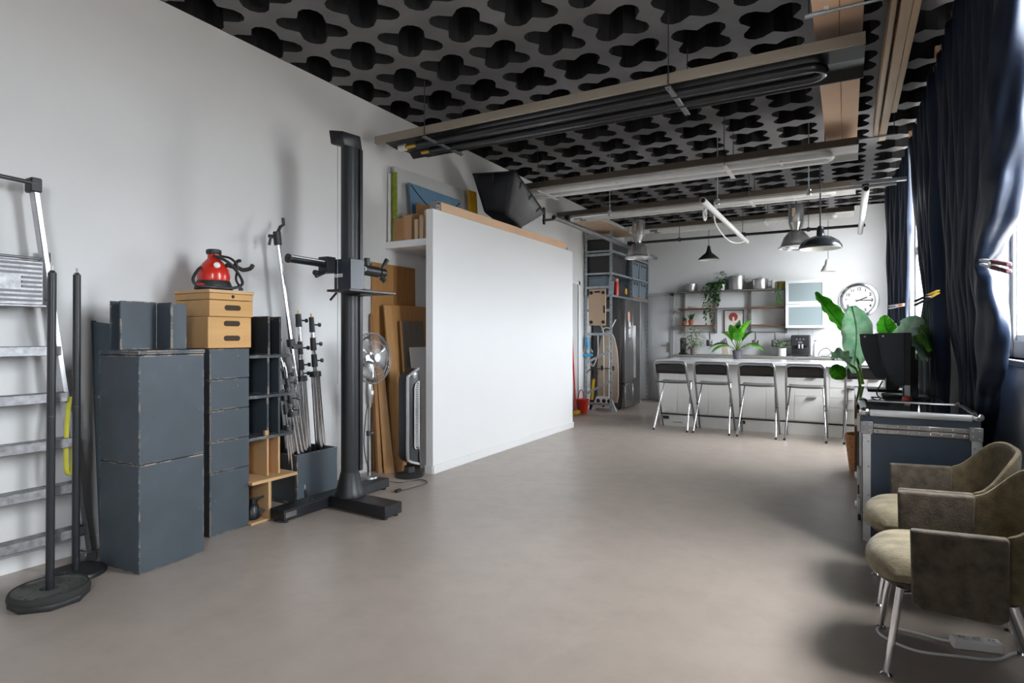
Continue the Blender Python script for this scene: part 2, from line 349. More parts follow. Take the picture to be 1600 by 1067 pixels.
for n, a, b in WINS:
    f = MB(); X0, X1 = XR+.06, XR+.13; k = max(2, round((b-a)/1.65)); t = .055
    f.box(X0, X1, a, b, WZ0, WZ0+.10); f.box(X0, X1, a, b, WZ1-t, WZ1); f.box(X0, X1, a, b, 2.42, 2.42+t)
    for i in range(k+1):
        y = a+(b-a)*i/k; y = min(max(y, a+t/2), b-t/2); f.box(X0-.003, X1+.003, y-t/2, y+t/2, WZ0, WZ1)
    wn = struct('window_%d' % n, f, 'wframe', bev=.004)
    for i in range(k):
        ya, yb = a+(b-a)*i/k+t/2, a+(b-a)*(i+1)/k-t/2
        for z0, z1 in ((WZ0+.10, 2.42), (2.42+t, WZ1-t)):
            B(XR+.09, XR+.098, ya, yb, z0, z1).build('pane', 'glass', wn)
            s = MB(); g = .035
            for q in ((ya, ya+g, z0, z1), (yb-g, yb, z0, z1), (ya, yb, z0, z0+g), (ya, yb, z1-g, z1)): s.box(XR+.075, XR+.115, *q)
            s.build('sash', 'wwhite', wn, bev=.003)
    B(XR-.03, XR+.07, a-.06, b+.06, WZ0-.035, WZ0).build('sill', 'wframe', wn, bev=.004)
struct('baseboard_left', B(XL, XL+.014, YF, 8.14, 0, .085), 'base', bev=.003)
struct('baseboard_back', MB().box(-2.86, -2.74, YB-.014, YB, 0, .085), 'base', bev=.003)
# free-standing white partition with a shelf spanning the gap to the left wall
PXF, PXB, PY0, PY1, PZ = -3.245, -3.325, 4.325, 7.47, 2.395
struct('wall_partition', B(PXB, PXF, PY0, PY1, 0, PZ), 'part', bev=.004)
struct('baseboard_partition', MB().box(PXF, PXF+.012, PY0, PY1+.012, 0, .075).box(PXB-.004, PXF, PY0-.012, PY0, 0, .075).box(PXB, PXF, PY1, PY1+.012, 0, .075), 'base', bev=.002)
struct('trim_shelf', B(XL, PXB, 4.365, 7.40, 2.075, 2.142), 'part', bev=.003)
# back door and the left-wall door
d = MB(); d.box(-3.56, -3.50, YB-.03, YB+.02, 0, 2.06); d.box(-2.93, -2.86, YB-.03, YB+.02, 0, 2.06); d.box(-3.56, -2.86, YB-.03, YB+.02, 2.0, 2.06)
dr = struct('door_1', d, 'doorf', bev=.004)
B(-3.50, -2.93, YB-.018, YB+.01, .012, 2.0).build('leaf', 'doorw', dr, bev=.003)
h = MB().box(-2.985, -2.955, YB-.026, YB-.017, .93, 1.12).cyl((-2.97, YB-.02, 1.06), (-2.97, YB-.075, 1.06), .009).cyl((-2.97, YB-.07, 1.06), (-3.09, YB-.07, 1.06), .009)
h.build('handle', 'steel', dr)
d = MB(); d.box(XL-.02, XL+.03, 8.16, 8.22, 0, 2.14); d.box(XL-.02, XL+.03, 9.02, 9.09, 0, 2.14); d.box(XL-.02, XL+.03, 8.16, 9.09, 2.08, 2.14)
dr = struct('door_2', d, 'base', bev=.004)
B(XL-.01, XL+.018, 8.22, 9.0, .01, 2.08).build('leaf', 'doorw', dr, bev=.003)
B(XL-.01, XL+.012, 9.0, 9.02, .01, 2.08).build('gap', 'gap', dr)
# tiled splashback on the back wall (each tile on its own)
B(-.93, .56, YB-.006, YB, .93, 1.365).build('grout', 'grout', wb)
tm = None
for i in range(7):
    for j in range(4):
        x0 = -.93+i*.2134; z0 = .932+j*.108
        if tm is None:
            tm = B(x0+.002, x0+.2114, YB-.013, YB-.005, z0+.002, z0+.106).build('tile', 'tile', wb, bev=.002)
            x00, z00 = x0, z0
        else:
            c = tm.copy(); COL.objects.link(c); c.location = tm.location+V((x0-x00, 0, z0-z00))

# ------------------------------------------------------------------ left wall: ladder, weighted poles, crates
def ladder():
    t = thing('step_ladder', 'folded aluminium step ladder leaning on the left wall behind the black poles', 'ladder', (-3.68, 1.33, 0))
    yc = 1.33
    def rail(s, x0, x1, z0, z1, h0, h1, w=.028, dp=.055):
        a, b = V((x0, yc+s*h0, z0)), V((x1, yc+s*h1, z1)); q = V((0, s*w, 0)); e = V((dp, 0, 0))
        return MB().prism([a, a+q, b+q, b], e)
    for s in (-1, 1):
        r = rail(s, -3.70, -3.755, .03, 2.03, .385, .155).build('front_rail', 'alu', t, bev=.004)
        MB().box(-3.765, -3.69, yc+s*.168-.026, yc+s*.168+.026, 2.0, 2.075).build('end_cap', 'blackp', r, bev=.006)
        MB().box(-3.715, -3.635, yc+s*.40-.03, yc+s*.40+.03, 0, .06).build('foot', 'grey', r, bev=.006)
        rail(s, -3.80, -3.815, .03, 1.66, .425, .235, .026, .035).build('rear_rail', 'alu', t, bev=.003)
        MB().box(-3.825, -3.775, yc+s*.248-.02, yc+s*.248+.02, 1.64, 1.70).build('end_cap', 'blackp', t, bev=.005)
    for k in range(5):
        z = .205+.246*k; h = .385-(.23*(z-.03)/2.0)
        m = MB().box(-3.715, -3.625, yc-h, yc+h, z-.016, z)
        m.box(-3.632, -3.622, yc-h, yc+h, z-.045, z+.004)
        for j in range(3): m.box(-3.70+.024*j, -3.69+.024*j, yc-h, yc+h, z, z+.005)
        m.build('step', 'alud', t, bev=.002)
    pl = MB().box(-3.675, -3.66, yc-.19, yc+.185, 1.40, 1.635).box(-3.68, -3.645, yc-.195, yc+.195, 1.395, 1.41).build('platform', 'alud', t, bev=.004)
    for j in range(9):
        z = 1.425+.0235*j
        for ya, yb in (((-.18, -.02), (.09, .176)) if j in (3, 4, 5) else ((-.18, .176),)): B(-3.66, -3.652, yc+ya, yc+yb, z, z+.011).build('tread_rib', 'dgrey', pl)
    MB().cyl((-3.68, yc-.2, 1.44), (-3.70, yc+.225, 1.44), .007).cyl((-3.69, yc-.2, 1.655), (-3.72, yc+.2, 1.655), .007).build('hinge_bar', 'grey', t)
    MB().cyl((-3.70, yc-.168, 2.055), (-3.70, yc+.168, 2.045), .011).build('top_bar', 'dgrey', t)
    s = spline([(-3.66, 1.63, .92), (-3.655, 1.615, .75), (-3.65, 1.61, .55), (-3.65, 1.625, .50), (-3.65, 1.64, .55), (-3.655, 1.65, .70)], 5)
    P = [[p+V((0, -.008, 0)), p+V((.012, .012, 0))] for p in s]
    MB().grid(P).build('strap', 'strapy', t, solid=.003)
ladder()
def poleplate(name, label, x, y, h, r, octo, lean):
    t = thing(name, label, 'stand', (x, y, 0))
    if octo:
        MB().prism([(x+r*1.0*math.cos(PI/8+k*PI/4), y+r*1.0*math.sin(PI/8+k*PI/4), 0) for k in range(8)], (0, 0, .028)).build('base_board', 'blackp', t, bev=.002)
        pr = [(r*.99, .028), (r*1.0, .038), (r*.97, .058), (r*.93, .060), (r*.90, .053), (r*.86, .050), (r*.42, .050), (r*.36, .056), (r*.26, .057), (r*.22, .05), (.02, .05)]
        pl = MB().lathe(pr, (x, y, 0), 40).build('weight_plate', 'iplate', t)
        MB().lathe([(r*1.005, .030), (r*1.02, .04), (r*1.0, .056), (r*.965, .064), (r*.92, .062)], (x, y, 0), 40, cap=False).build('rubber_rim', 'rubber', pl)
        for k in range(14):
            a = .5+k*2*PI/14; m = Matrix.Translation((x+r*.66*math.cos(a), y+r*.66*math.sin(a), .05)) @ Matrix.Rotation(a, 4, 'Z')
            if k % 7 in (0, 1): continue
            MB().box(-.008, .008, -.006, .006, 0, .003, m=m).build('raised_mark', 'dgrey', pl)
    else:
        MB().lathe([(r, 0), (r, .014), (r*.96, .022), (.02, .024)], (x, y, 0), 40).build('base_plate', 'blackm', t)
        MB().box(x+.035, x+.075, y-.115, y-.075, .02, .06).build('clip', 'blackp', t, bev=.003)
    z0 = .05 if octo else .02; ax = V((lean[0], lean[1], 1))
    f = lambda z: V((x, y, 0))+ax*z
    p = MB().cyl(f(z0), f(h), .0175, n=16).build('pole', 'gunm', t)
    MB().cyl(f(h), f(h+.012), .017, .010, 12).cyl(f(h+.01), f(h+.035), .006, .005, 8).build('spigot', 'steel', p)
    MB().cyl(f(h*.56), f(h*.56+.006), .0182, n=16).build('joint_ring', 'dgrey', p)
poleplate('weighted_pole_stand', 'black pole on a ribbed weight plate, nearest the camera of the two', -3.285, 1.385, 1.545, .158, True, (.010, .002))
poleplate('pole_stand', 'slim black pole on a smooth round plate, beside the weight-plate pole', -3.512, 1.597, 1.565, .135, False, (.006, .001))

t = thing('folding_panel', 'tall dark teal panel of two boards leaning upright between ladder and crates', 'panel', (-3.72, 1.80, 0))
MB().prism([(-3.665, 1.785, 0), (-3.59, 1.84, 0), (-3.67, 1.89, 1.31), (-3.765, 1.80, 1.33)], (-.012, .012, 0)).build('front_board', 'teal', t, bev=.002)
MB().prism([(-3.68, 1.80, 0), (-3.68, 1.82, 0), (-3.78, 1.825, 1.335), (-3.78, 1.80, 1.335)], (-.014, .0, 0)).build('rear_board', 'teal', t, bev=.002)
for z, dx in ((.35, .022), (.62, .043), (.90, .064)): MB().box(-3.685-dx, -3.64-dx, 1.802, 1.812, z-.008, z+.008).build('spacer', 'galv', t)

def crate(name, label, x0, x1, y0, y1, z0, z1, rz=0, lid=0, m='black', holes=(), group=None):
    t = thing(name, label, 'box', ((x0+x1)/2, (y0+y1)/2, z0), 0, group)
    B(x0, x1, y0, y1, z0, z1-(lid+.004 if lid else 0), rz).build('body', m, t, bev=.003)
    if lid: B(x0-.004, x1+.004, y0-.004, y1+.004, z1-lid, z1, rz).build('lid', m, t, bev=.003)
    for (yy, zz, w, h) in holes:
        pts = [V((x1-.02, yy+sx*(w/2-h/2)+h/2*math.cos(a), zz+h/2*math.sin(a))) for sx, rng in ((1, range(-4, 5)), (-1, range(4, 13))) for a in [k*PI/8 for k in rng]]
        MB().prism(pts, (.0215, 0, 0)).build('hand_hole', 'holeb', t)
    return t
crate('black_crate', 'big black plywood cube crate at the bottom, standing on the floor', -3.575, -3.222, 1.745, 2.118, 0, .568, .045)
crate('black_crate', 'big black plywood cube crate stacked on top of another, with a chipped lid', -3.575, -3.222, 1.745, 2.118, .571, 1.170, .045, lid=.022)
crate('black_crate', 'medium black box on the floor carrying four slim black boxes', -3.72, -3.428, 2.285, 2.57, 0, .392, .03)
for k, s in enumerate(('lowest of the four slim black boxes, resting on the medium one', 'second slim black box up in the stack of four', 'third slim black box up in the stack of four', 'slim black box at the top, right under the pine boxes')):
    crate('slim_box', s, -3.72+.003*k, -3.428+.002*(k % 2), 2.285, 2.57, .3945+.1935*k, .3945+.1935*k+.191, .03-.004*(k % 2))
# pine boxes and steam cleaner
crate('pine_box', 'lower pine box with two oval hand holes, on the black boxes', -3.72, -3.40, 2.262, 2.566, 1.1705, 1.366, holes=((2.425, 1.325, .115, .034), (2.425, 1.232, .115, .034)), m='pine')
t = thing('pine_box', 'upper pine box with overhanging lid and one oval hand hole', 'box', (-3.56, 2.41, 1.3665), 0)
B(-3.745, -3.395, 2.268, 2.575, 1.368, 1.470).build('body', 'pine', t, bev=.003)
B(-3.745, -3.393, 2.267, 2.576, 1.473, 1.513).build('upper_section', 'pine', t, bev=.003)
B(-3.752, -3.389, 2.262, 2.581, 1.514, 1.535).build('lid', 'pine_end', t, bev=.003)
pts = [V((-3.41, 2.427+sx*.040+.017*math.cos(a), 1.424+.017*math.sin(a))) for sx, rng in ((1, range(-4, 5)), (-1, range(4, 13))) for a in [k*PI/8 for k in rng]]
MB().prism(pts, (.0165, 0, 0)).build('hand_hole', 'holeb', t)
MB().cyl((-3.41, 2.427, 1.495), (-3.3915, 2.427, 1.495), .011).build('finger_hole', 'gap', t)
t = thing('steam_cleaner', 'small red steam cleaner with coiled black hose on the pine boxes', 'steam cleaner', (-3.55, 2.42, 1.535))
sx, sy = -3.555, 2.405
MB().lathe([(.10, 1.538), (.105, 1.55), (.10, 1.572), (.09, 1.60)], (sx, sy, 0), 24, sc=(.9, 1.15, 1)).build('base', 'blackp', t)
MB().lathe([(.094, 1.60), (.098, 1.63), (.09, 1.672), (.066, 1.712), (.045, 1.735), (.036, 1.745), (.036, 1.772), (.03, 1.774)], (sx, sy, 0), 28).build('tank', 'red', t)
MB().lathe([(.043, 1.772), (.046, 1.778), (.046, 1.797), (.038, 1.803), (.004, 1.803)], (sx, sy, 0), 18).build('cap', 'blackp', t)
MB().ball((sx+.075, sy-.028, 1.695), .024, (.5, 1, .85)).build('badge', 'white', t)
MB().tube(spline([(sx+.085, sy+.03, 1.70), (sx+.07, sy+.12, 1.695), (sx+.06, sy+.17, 1.685), (sx+.06, sy+.225, 1.70), (sx+.06, sy+.245, 1.725)], 5), .014, 8).tube(spline([(sx+.07, sy+.09, 1.69), (sx+.06, sy+.125, 1.735), (sx+.06, sy+.15, 1.745)], 4), .011, 8).build('nozzle', 'blackp', t)
MB().tube(spline([(sx+.05, sy-.04, 1.76), (sx+.09, sy+.03, 1.725), (sx+.10, sy+.10, 1.66), (sx+.08, sy+.15, 1.59), (sx+.10, sy+.06, 1.555), (sx+.11, sy-.08, 1.552), (sx+.06, sy-.15, 1.56), (sx+.04, sy-.165, 1.60), (sx+.02, sy-.12, 1.66), (sx, sy-.09, 1.68)], 6), .0095, 8).build('hose', 'blackp', t)
MB().tube(spline([(sx+.02, sy+.03, 1.765), (sx+.06, sy+.08, 1.75), (sx+.085, sy+.11, 1.70), (sx+.07, sy+.11, 1.62), (sx+.04, sy+.16, 1.575), (sx+.03, sy+.185, 1.556), (sx+.09, sy+.12, 1.551)], 6), .0075, 8).build('cord', 'blackp', t)
MB().ball((sx+.06, sy-.13, 1.565), .016, (1, 2, .7)).build('red_lever', 'red', t)

# stepped partition boxes
t = thing('divider_box', 'black H-shaped box standing on the tall crate stack', 'box', (-3.5, 1.97, 1.1705))
z0, z1 = 1.171, 1.442
B(-3.50, -3.485, 1.803, 2.00, z0, z1).build('front_panel', 'black', t, bev=.002)
B(-3.575, -3.56, 1.793, 2.00, z0, z1).build('rear_panel', 'black', t, bev=.002)
B(-3.56, -3.50, 1.85, 1.865, z0, z1).build('web', 'black', t, bev=.002)
B(-3.485, -3.345, 2.00, 2.014, z0, z1-.004).build('flange', 'black', t, bev=.002)
B(-3.40, -3.385, 2.014, 2.118, z0, z1-.006).build('end_panel', 'black', t, bev=.002)
def hbox(label, y0, y1, z0, z1, m, slab, xf=-3.445):
    t = thing('divider_box', label, 'box', (xf-.15, (y0+y1)/2, z0))
    h = z1
    if slab: B(xf-.31, xf, y0, y1, z1-.02, z1).build('top_board', m, t, bev=.002); h = z1-.0205
    ya, yb = y0+.155, y0+.245
    B(xf-.30, xf-.015, ya, ya+.016, z0, h).build('divider', m, t, bev=.002)
    B(xf-.30, xf-.012, yb, yb+.016, z0, h).build('divider', m, t, bev=.002)
    B(xf-.26, xf-.245, y0+.004, ya, z0, h).build('back_panel', m, t, bev=.002)
    B(xf-.15, xf-.135, ya+.016, yb, z0, h).build('web', m, t, bev=.002)
    return t
hbox('black divider box at the top of the open column, next to the pine boxes', 2.59, 2.94, 1.118, 1.382, 'black2', False)
hbox('upper black open box with shelf board, second from the top of the open column', 2.585, 2.945, .847, 1.116, 'black', True)
hbox('lower black open box with shelf board, resting on raw pine', 2.58, 2.94, .565, .845, 'black', True)
hbox('raw pine divider box under the black open boxes', 2.58, 2.93, .286, .545, 'pine_end', False)
B(-3.76, -3.445, 2.575, 2.935, .545, .564).build('shelf_board', 'black', tag(bpy.data.objects.new('board', None), 'thin black board between the raw pine and the black open boxes', 'board')) if False else None
o = B(-3.76, -3.443, 2.575, 2.94, .5455, .5645).build('board', 'black', bev=.002); tag(o, 'thin black board lying between the raw pine box and black open boxes', 'board')
o = MB().box(-3.475, -3.453, 2.715, 2.745, .565, .600).build('offcut', 'pine_end', bev=.002); tag(o, 'tiny raw wood offcut on the thin black board', 'offcut')
t = thing('open_box', 'raw pine open box on the floor holding a black clamp head', 'box', (-3.55, 2.70, 0))
xf = -3.40
B(xf-.34, xf, 2.565, 2.715, 0, .016).build('bottom_board', 'pine_end', t, bev=.002)
B(xf-.34, xf, 2.70, 2.715, .0165, .262).build('side_panel', 'pine_end', t, bev=.002)
B(xf-.30, xf-.06, 2.756, 2.772, 0, .262).build('side_panel', 'pine_end', t, bev=.002)
B(xf-.34, xf-.30, 2.5655, 2.70, .0165, .262).build('back_panel', 'pine_end', t, bev=.002)
B(xf-.20, xf-.185, 2.715, 2.756, 0, .262).build('web', 'pine_end', t, bev=.002)
B(xf-.34, xf+.01, 2.565, 2.935, .2635, .2855).build('top_board', 'pine_end', t, bev=.002)
t = thing('clamp_head', 'black metal clamp head with lever inside the raw pine box on the floor', 'clamp', (-3.50, 2.645, .016))
MB().lathe([(.045, .018), (.055, .03), (.05, .065), (.035, .10), (.022, .118)], (-3.475, 2.635, 0), 12, sc=(.8, .95, 1)).build('body', 'iron', t, bev=.002)
MB().box(-3.49, -3.46, 2.62, 2.65, .10, .155).cyl((-3.475, 2.625, .148), (-3.43, 2.685, .165), .007).build('lever', 'blackp', t, bev=.002)
MB().prism([(-3.445, 2.66, .04), (-3.425, 2.695, .07), (-3.445, 2.66, .10), (-3.46, 2.64, .07)], (-.03, 0, 0)).build('jaw', 'dgrey', t)
o = MB().ball((-3.36, 2.815, .10), .032, (1, 1.5, .6)).build('cap', 'red'); tag(o, 'red plastic cap lying behind the studio stand foot', 'cap')
o.location = (0, 0, -.08)

# bin with light stands
t = thing('stand_bin', 'open black plywood bin full of light stands beside the studio column', 'bin', (-3.64, 3.2, 0))
bx0, bx1, by0, by1, bz = -3.80, -3.505, 3.03, 3.425, .372
B(bx0, bx1, by0, by1, 0, .015).build('floor_board', 'black2', t)
B(bx1-.014, bx1, by0, by1, .0155, bz).build('front_board', 'black', t, bev=.002)
B(bx0, bx0+.014, by0, by1, .0155, bz).build('rear_board', 'black', t, bev=.002)
B(bx0+.0145, bx1-.0145, by0, by0+.014, .0155, bz).build('side_board', 'black2', t, bev=.002)
B(bx0+.0145, bx1-.0145, by1-.014, by1, .0155, bz).build('side_board', 'black2', t, bev=.002)
def lightstand(label, foot, top, leg_top, tm='chrome', spread=.03, nleg=3, heads=(), knob=True, lr=.011, thick=1.0):
    foot, top = V(foot), V(top); t = thing('light_stand', label, 'light stand', foot, 0, None)
    ax = (top-foot); L = ax.length; ax.normalize(); u = ax.orthogonal().normalized(); w = ax.cross(u)
    f = lambda s: foot+ax*s
    p = leg_top
    for k in range(nleg):
        a = 2*PI*k/nleg+.6; q = u*math.cos(a)+w*math.sin(a)
        g = MB().cyl(f(.01)+q*spread, f(p)+q*spread*.7, lr, n=10).build('leg', tm, t)
        MB().cyl(f(.0)+q*spread, f(.09)+q*spread, lr*1.25, n=10).build('leg_tip', 'blackp', g)
    MB().cyl(f(.12), f(L), .010*thick, n=10).build('column', tm, t)
    MB().cyl(f(p-.015), f(p+.025), spread+.012, spread+.008, 12).build('collar', 'blackm', t)
    for (s, ln, r) in heads:
        h = MB().cyl(f(s), f(s+ln), r, r*.9, 12).build('clamp_block', 'blackm', t, bev=.002)
        if knob:
            c = f(s+ln*.5)
            MB().cyl(c, c+V((.02, .055, 0)), .006, n=8).cyl(c+V((.018, .05, 0)), c+V((.024, .066, 0)), .016, n=6).build('knob', 'blackp', h)
    MB().cyl(f(L-.003), f(L+.03), .006, n=8).build('spigot', 'brass' if thick > 1.2 else 'steel', t)
    return t
lightstand('stout light stand rightmost in the bin, with two knobs and a wing-screw head', (-3.60, 3.375, .017), (-3.63, 3.275, 1.39), .93, spread=.034, heads=((.99, .10, .024), (1.12, .10, .024), (1.26, .12, .021)), thick=1.5, lr=.0135)
lightstand('light stand with black stacked collars, left of the rightmost stand in the bin', (-3.62, 3.25, .017), (-3.65, 3.165, 1.41), .90, spread=.028, heads=((.97, .08, .022), (1.09, .10, .02), (1.30, .10, .024)), thick=1.3, lr=.013)
lightstand('chrome light stand with three thick legs at the front left of the bin', (-3.535, 3.14, .017), (-3.60, 3.00, 1.02), .66, spread=.034, lr=.014, heads=((.74, .07, .02), (.86, .07, .018)))
lightstand('dark slim light stand at the back left of the bin', (-3.70, 3.10, .017), (-3.74, 2.99, 1.27), .80, 'gunm', spread=.024, heads=((.95, .06, .018), (1.17, .07, .017)), lr=.009)
lightstand('slim chrome light stand in the middle of the bin leaning to the crates', (-3.59, 3.215, .017), (-3.66, 3.02, 1.06), .86, spread=.022, heads=((.93, .06, .018),), lr=.009)
lightstand('thin black-legged light stand between the two stout stands in the bin', (-3.68, 3.31, .017), (-3.70, 3.22, 1.10), .82, 'gunm', spread=.024, heads=((.90, .08, .018),), lr=.010)
lightstand('short dark light stand low at the back of the bin by the pine boxes', (-3.72, 3.065, .017), (-3.73, 3.03, .60), .40, 'gunm', spread=.025, heads=((.46, .06, .018),), lr=.010)
lightstand('short chrome light stand at the left front corner of the bin', (-3.56, 3.075, .017), (-3.60, 2.985, .86), .55, spread=.022, heads=((.66, .07, .02), (.76, .05, .024)), lr=.009)
a, b = V((-3.56, 3.21, .017)), V((-3.68, 3.005, 1.93))
t = thing('boom_pole', 'long chrome boom pole with a black grip head leaning on the wall', 'pole', a)
MB().cyl(a, b, .0165, n=14).build('pole', 'chrome', t)
c = a.lerp(b, .60); MB().cyl(c, a.lerp(b, .63), .03, n=12).box(c.x-.02, c.x+.03, c.y-.01, c.y+.085, c.z-.015, c.z+.02).build('clamp', 'blackm', t, bev=.003)
h = MB().cyl(b-V((0, 0, .01)), b+V((-.005, -.008, .09)), .028, n=12).build('grip_head', 'blackm', t, bev=.003)
MB().tube([b+V((0, 0, .09)), b+V((0, .02, .13)), b+V((0, .05, .15)), b+V((0, .045, .20))], .012, 8).build('handle', 'blackp', h)
MB().cyl(b+V((0, -.02, .05)), b+V((.01, -.085, .045)), .014, n=8).cyl(b+V((.01, -.07, .05)), b+V((.01, -.085, -.02)), .010, n=8).build('lever', 'blackp', h)

# studio camera stand
t = thing('studio_column_stand', 'tall black studio camera column on a cross-shaped weighted base', 'camera stand', (-3.13, 3.17, 0))
bm_ = 'black2'
B(-3.385, -3.245, 2.70, 3.74, .018, .088).build('long_base_beam', 'gunm', t, bev=.004)
B(-3.2448, -2.70, 3.10, 3.265, .018, .095, -.05, (-3.24, 3.15, 0)).build('front_foot', 'gunm', t, bev=.004)
for px, py in ((-3.27, 2.73), (-3.36, 2.73), (-3.27, 3.70), (-3.36, 3.70), (-2.73, 3.10), (-2.73, 3.21)): MB().cyl((px, py, 0), (px, py, .02), .018, n=10).build('glide', 'rubber', t)
B(-3.2444, -3.2432, 2.71, 2.80, .035, .07).build('worn_sticker', 'grey', t)
cx, cy2 = -3.125, 3.175
MB().lathe([(.105, .0955), (.105, .115), (.098, .13), (.066, .265), (.066, .27)], (cx, cy2, 0), 28).build('cone', 'gunm', t)
MB().lathe([(.0625, .27), (.0625, 2.60)], (cx, cy2, 0), 28).build('column', 'gunm', t)
MB().box(cx+.015, cx+.055, cy2+.045, cy2+.078, .27, 2.60).build('guide_rail', 'iron', t, bev=.003)
MB().cyl((cx-.045, cy2-.075, .9), (cx-.045, cy2-.075, 2.62), .002, n=6).build('cable', 'grey', t)
MB().prism([(cx-.085, cy2-.105, 2.615), (cx+.02, cy2-.075, 2.60), (cx+.05, cy2+.08, 2.60), (cx-.06, cy2+.06, 2.615)], (-.01, -.01, .10)).build('top_pulley_housing', 'blackm', t, bev=.006)
ca = B(-3.205, -3.045, 3.10, 3.24, 1.575, 1.795).build('carriage', 'flight', t, bev=.003)
MB().box(-3.20, -3.12, 3.0995, 3.1005, 1.665, 1.69).build('slot', 'white', ca)
ar = MB().cyl((-3.245, 2.735, 1.765), (-3.245, 3.60, 1.752), .027, n=18).build('cross_arm', 'iron', t)
MB().cyl((-3.245, 2.727, 1.765), (-3.245, 2.736, 1.765), .031, n=18).cyl((-3.245, 2.722, 1.765), (-3.245, 2.73, 1.765), .009, n=8).build('end_cap', 'blackp', ar)
MB().cyl((-3.225, 2.74, 1.778), (-3.225, 3.58, 1.765), .006, n=6).build('scale_strip', 'white', ar)
MB().box(-3.29, -3.195, 3.03, 3.11, 1.695, 1.81).cyl((-3.25, 3.05, 1.70), (-3.25, 2.97, 1.665), .014, n=8).cyl((-3.25, 3.0, 1.69), (-3.24, 2.95, 1.69), .02, n=8).build('arm_clamp', 'blackm', t, bev=.004)
hd = MB().cyl((-3.245, 3.42, 1.757), (-3.245, 3.60, 1.752), .042, n=16).cyl((-3.245, 3.62, 1.752), (-3.245, 3.68, 1.752), .035, n=14).cyl((-3.245, 3.42, 1.70), (-3.20, 3.39, 1.66), .010, n=8).build('camera_head', 'blackm', t, bev=.003)
MB().cyl((-3.245, 3.64, 1.77), (-3.235, 3.70, 1.86), .012, .019, n=10).build('handle', 'blackp', hd)
MB().cyl((-3.245, 3.48, 1.79), (-3.245, 3.48, 1.85), .022, n=10).cyl((-3.245, 3.40, 1.805), (-3.245, 3.52, 1.80), .012, n=8).cyl((-3.245, 3.64, 1.715), (-3.22, 3.66, 1.68), .02, n=8).build('knob', 'blackp', hd)
MB().cyl((-3.203, 3.40, 1.757), (-3.203, 3.412, 1.757), .02, n=10).build('ring', 'offw', hd)
tb = B(-3.10, -2.885, 2.93, 3.40, 1.548, 1.564).build('tray', 'dgrey', t, bev=.003)
MB().cyl((-3.05, 2.97, 1.54), (-3.03, 2.90, 1.49), .008, n=8).build('lever', 'blackp', tb)
MB().box(-3.05, -2.95, 3.14, 3.22, 1.564, 1.577).box(-3.13, -2.97, 3.12, 3.24, 1.533, 1.548).build('tray_bracket', 'blackm', tb, bev=.002)
MB().cyl((-3.29, 2.97, .088), (-3.29, 2.97, .098), .02, n=10).cyl((-3.29, 2.95, .094), (-3.31, 3.0, .097), .007, n=8).build('foot_pedal', 'blackp', t)

# pedestal fan standing on the rear base beam
t = thing('pedestal_fan', 'chrome pedestal fan on a thin pole behind the studio column', 'fan', (-3.40, 3.69, .09))
fx, fy = -3.40, 3.67
MB().lathe([(.075, .0885), (.07, .10), (.02, .108)], (fx, fy, 0), 24).build('base', 'grey', t)
MB().cyl((fx, fy, .10), (fx, fy, .46), .0165, n=12).cyl((fx, fy, .44), (fx, fy, .68), .0115, n=12).build('pole', 'steel', t)
MB().cyl((fx, fy, .43), (fx, fy, .47), .022, n=12).cyl((fx, fy, .45), (fx+.02, fy+.03, .45), .011, n=8).build('height_collar', 'dgrey', t)
MB().lathe([(.018, .66), (.030, .70), (.036, .78), (.030, .86), (.015, .87)], (fx, fy, 0), 14).build('control_box', 'steel', t)
MB().box(fx+.026, fx+.037, fy-.015, fy+.015, .77, .80).build('control_label', 'white', t)
fa = V((.985, -.02, .07)).normalized(); hc = V((fx+.04, fy-.01, 1.065)); rm = fa.to_track_quat('Z', 'Y').to_matrix().to_4x4()
T4 = Matrix.Translation(hc) @ rm; pt = lambda r, a, z: T4 @ V((r*math.cos(a), r*math.sin(a), z))
MB().cyl(hc-fa*.16, hc-fa*.02, .045, .05, 16).build('motor', 'steel', t)
MB().cyl(V((fx, fy, .86)), hc-fa*.11, .016, n=10).build('neck', 'dgrey', t)
R = .205
cg = MB()
for r, z in ((R, 0), (R*.985, .022), (R*.985, -.022)): cg.tube([pt(r, 2*PI*k/36, z) for k in range(36)], .0045 if z == 0 else .0025, 6, True)
for r, z in ((R*.35, .052), (R*.65, .046)): cg.tube([pt(r, 2*PI*k/28, z) for k in range(28)], .002, 4, True)
cage = cg.build('cage_ring', 'grey', t)
gw = MB()
for k in range(40):
    a = 2*PI*k/40
    gw.tube([pt(.03, a, .055), pt(R*.6, a+.1, .05), pt(R*.9, a+.14, .035), pt(R, a+.15, .0)], .0013, 4)
    gw.tube([pt(.05, a, -.06), pt(R*.6, a, -.058), pt(R*.9, a, -.04), pt(R, a, 0)], .0013, 4)
tag(gw.build('guard_wires', 'grey', cage), kind='stuff')
MB().cyl(hc+fa*.05, hc+fa*.062, .034, n=20).build('badge', 'grey', t)
for k in range(3):
    a0 = 2*PI*k/3; P = [[pt(.03+.15*i/6, a0+(j/5-.5)*(1.05+.25*i/6), .018*(j/5-.5)*2) for j in range(6)] for i in range(7)]
    MB().grid(P).build('blade', 'steel', t, solid=.002)
MB().tube(spline([(fx, fy-.02, .68), (fx+.01, fy-.05, .58), (fx+.01, fy-.07, .38), (fx+.01, fy-.03, .2), (fx+.02, fy+.03, .095), (fx+.10, fy+.25, .006), (fx+.2, fy+.42, .006), (fx+.32, fy+.35, .006), (fx+.30, fy+.12, .006), (fx+.28, fy+.05, .006)], 6), .004, 6).build('cord', 'blackp', t)
MB().box(fx+.265, fx+.295, fy+.0, fy+.06, 0, .022).build('plug', 'blackp', t, bev=.004)

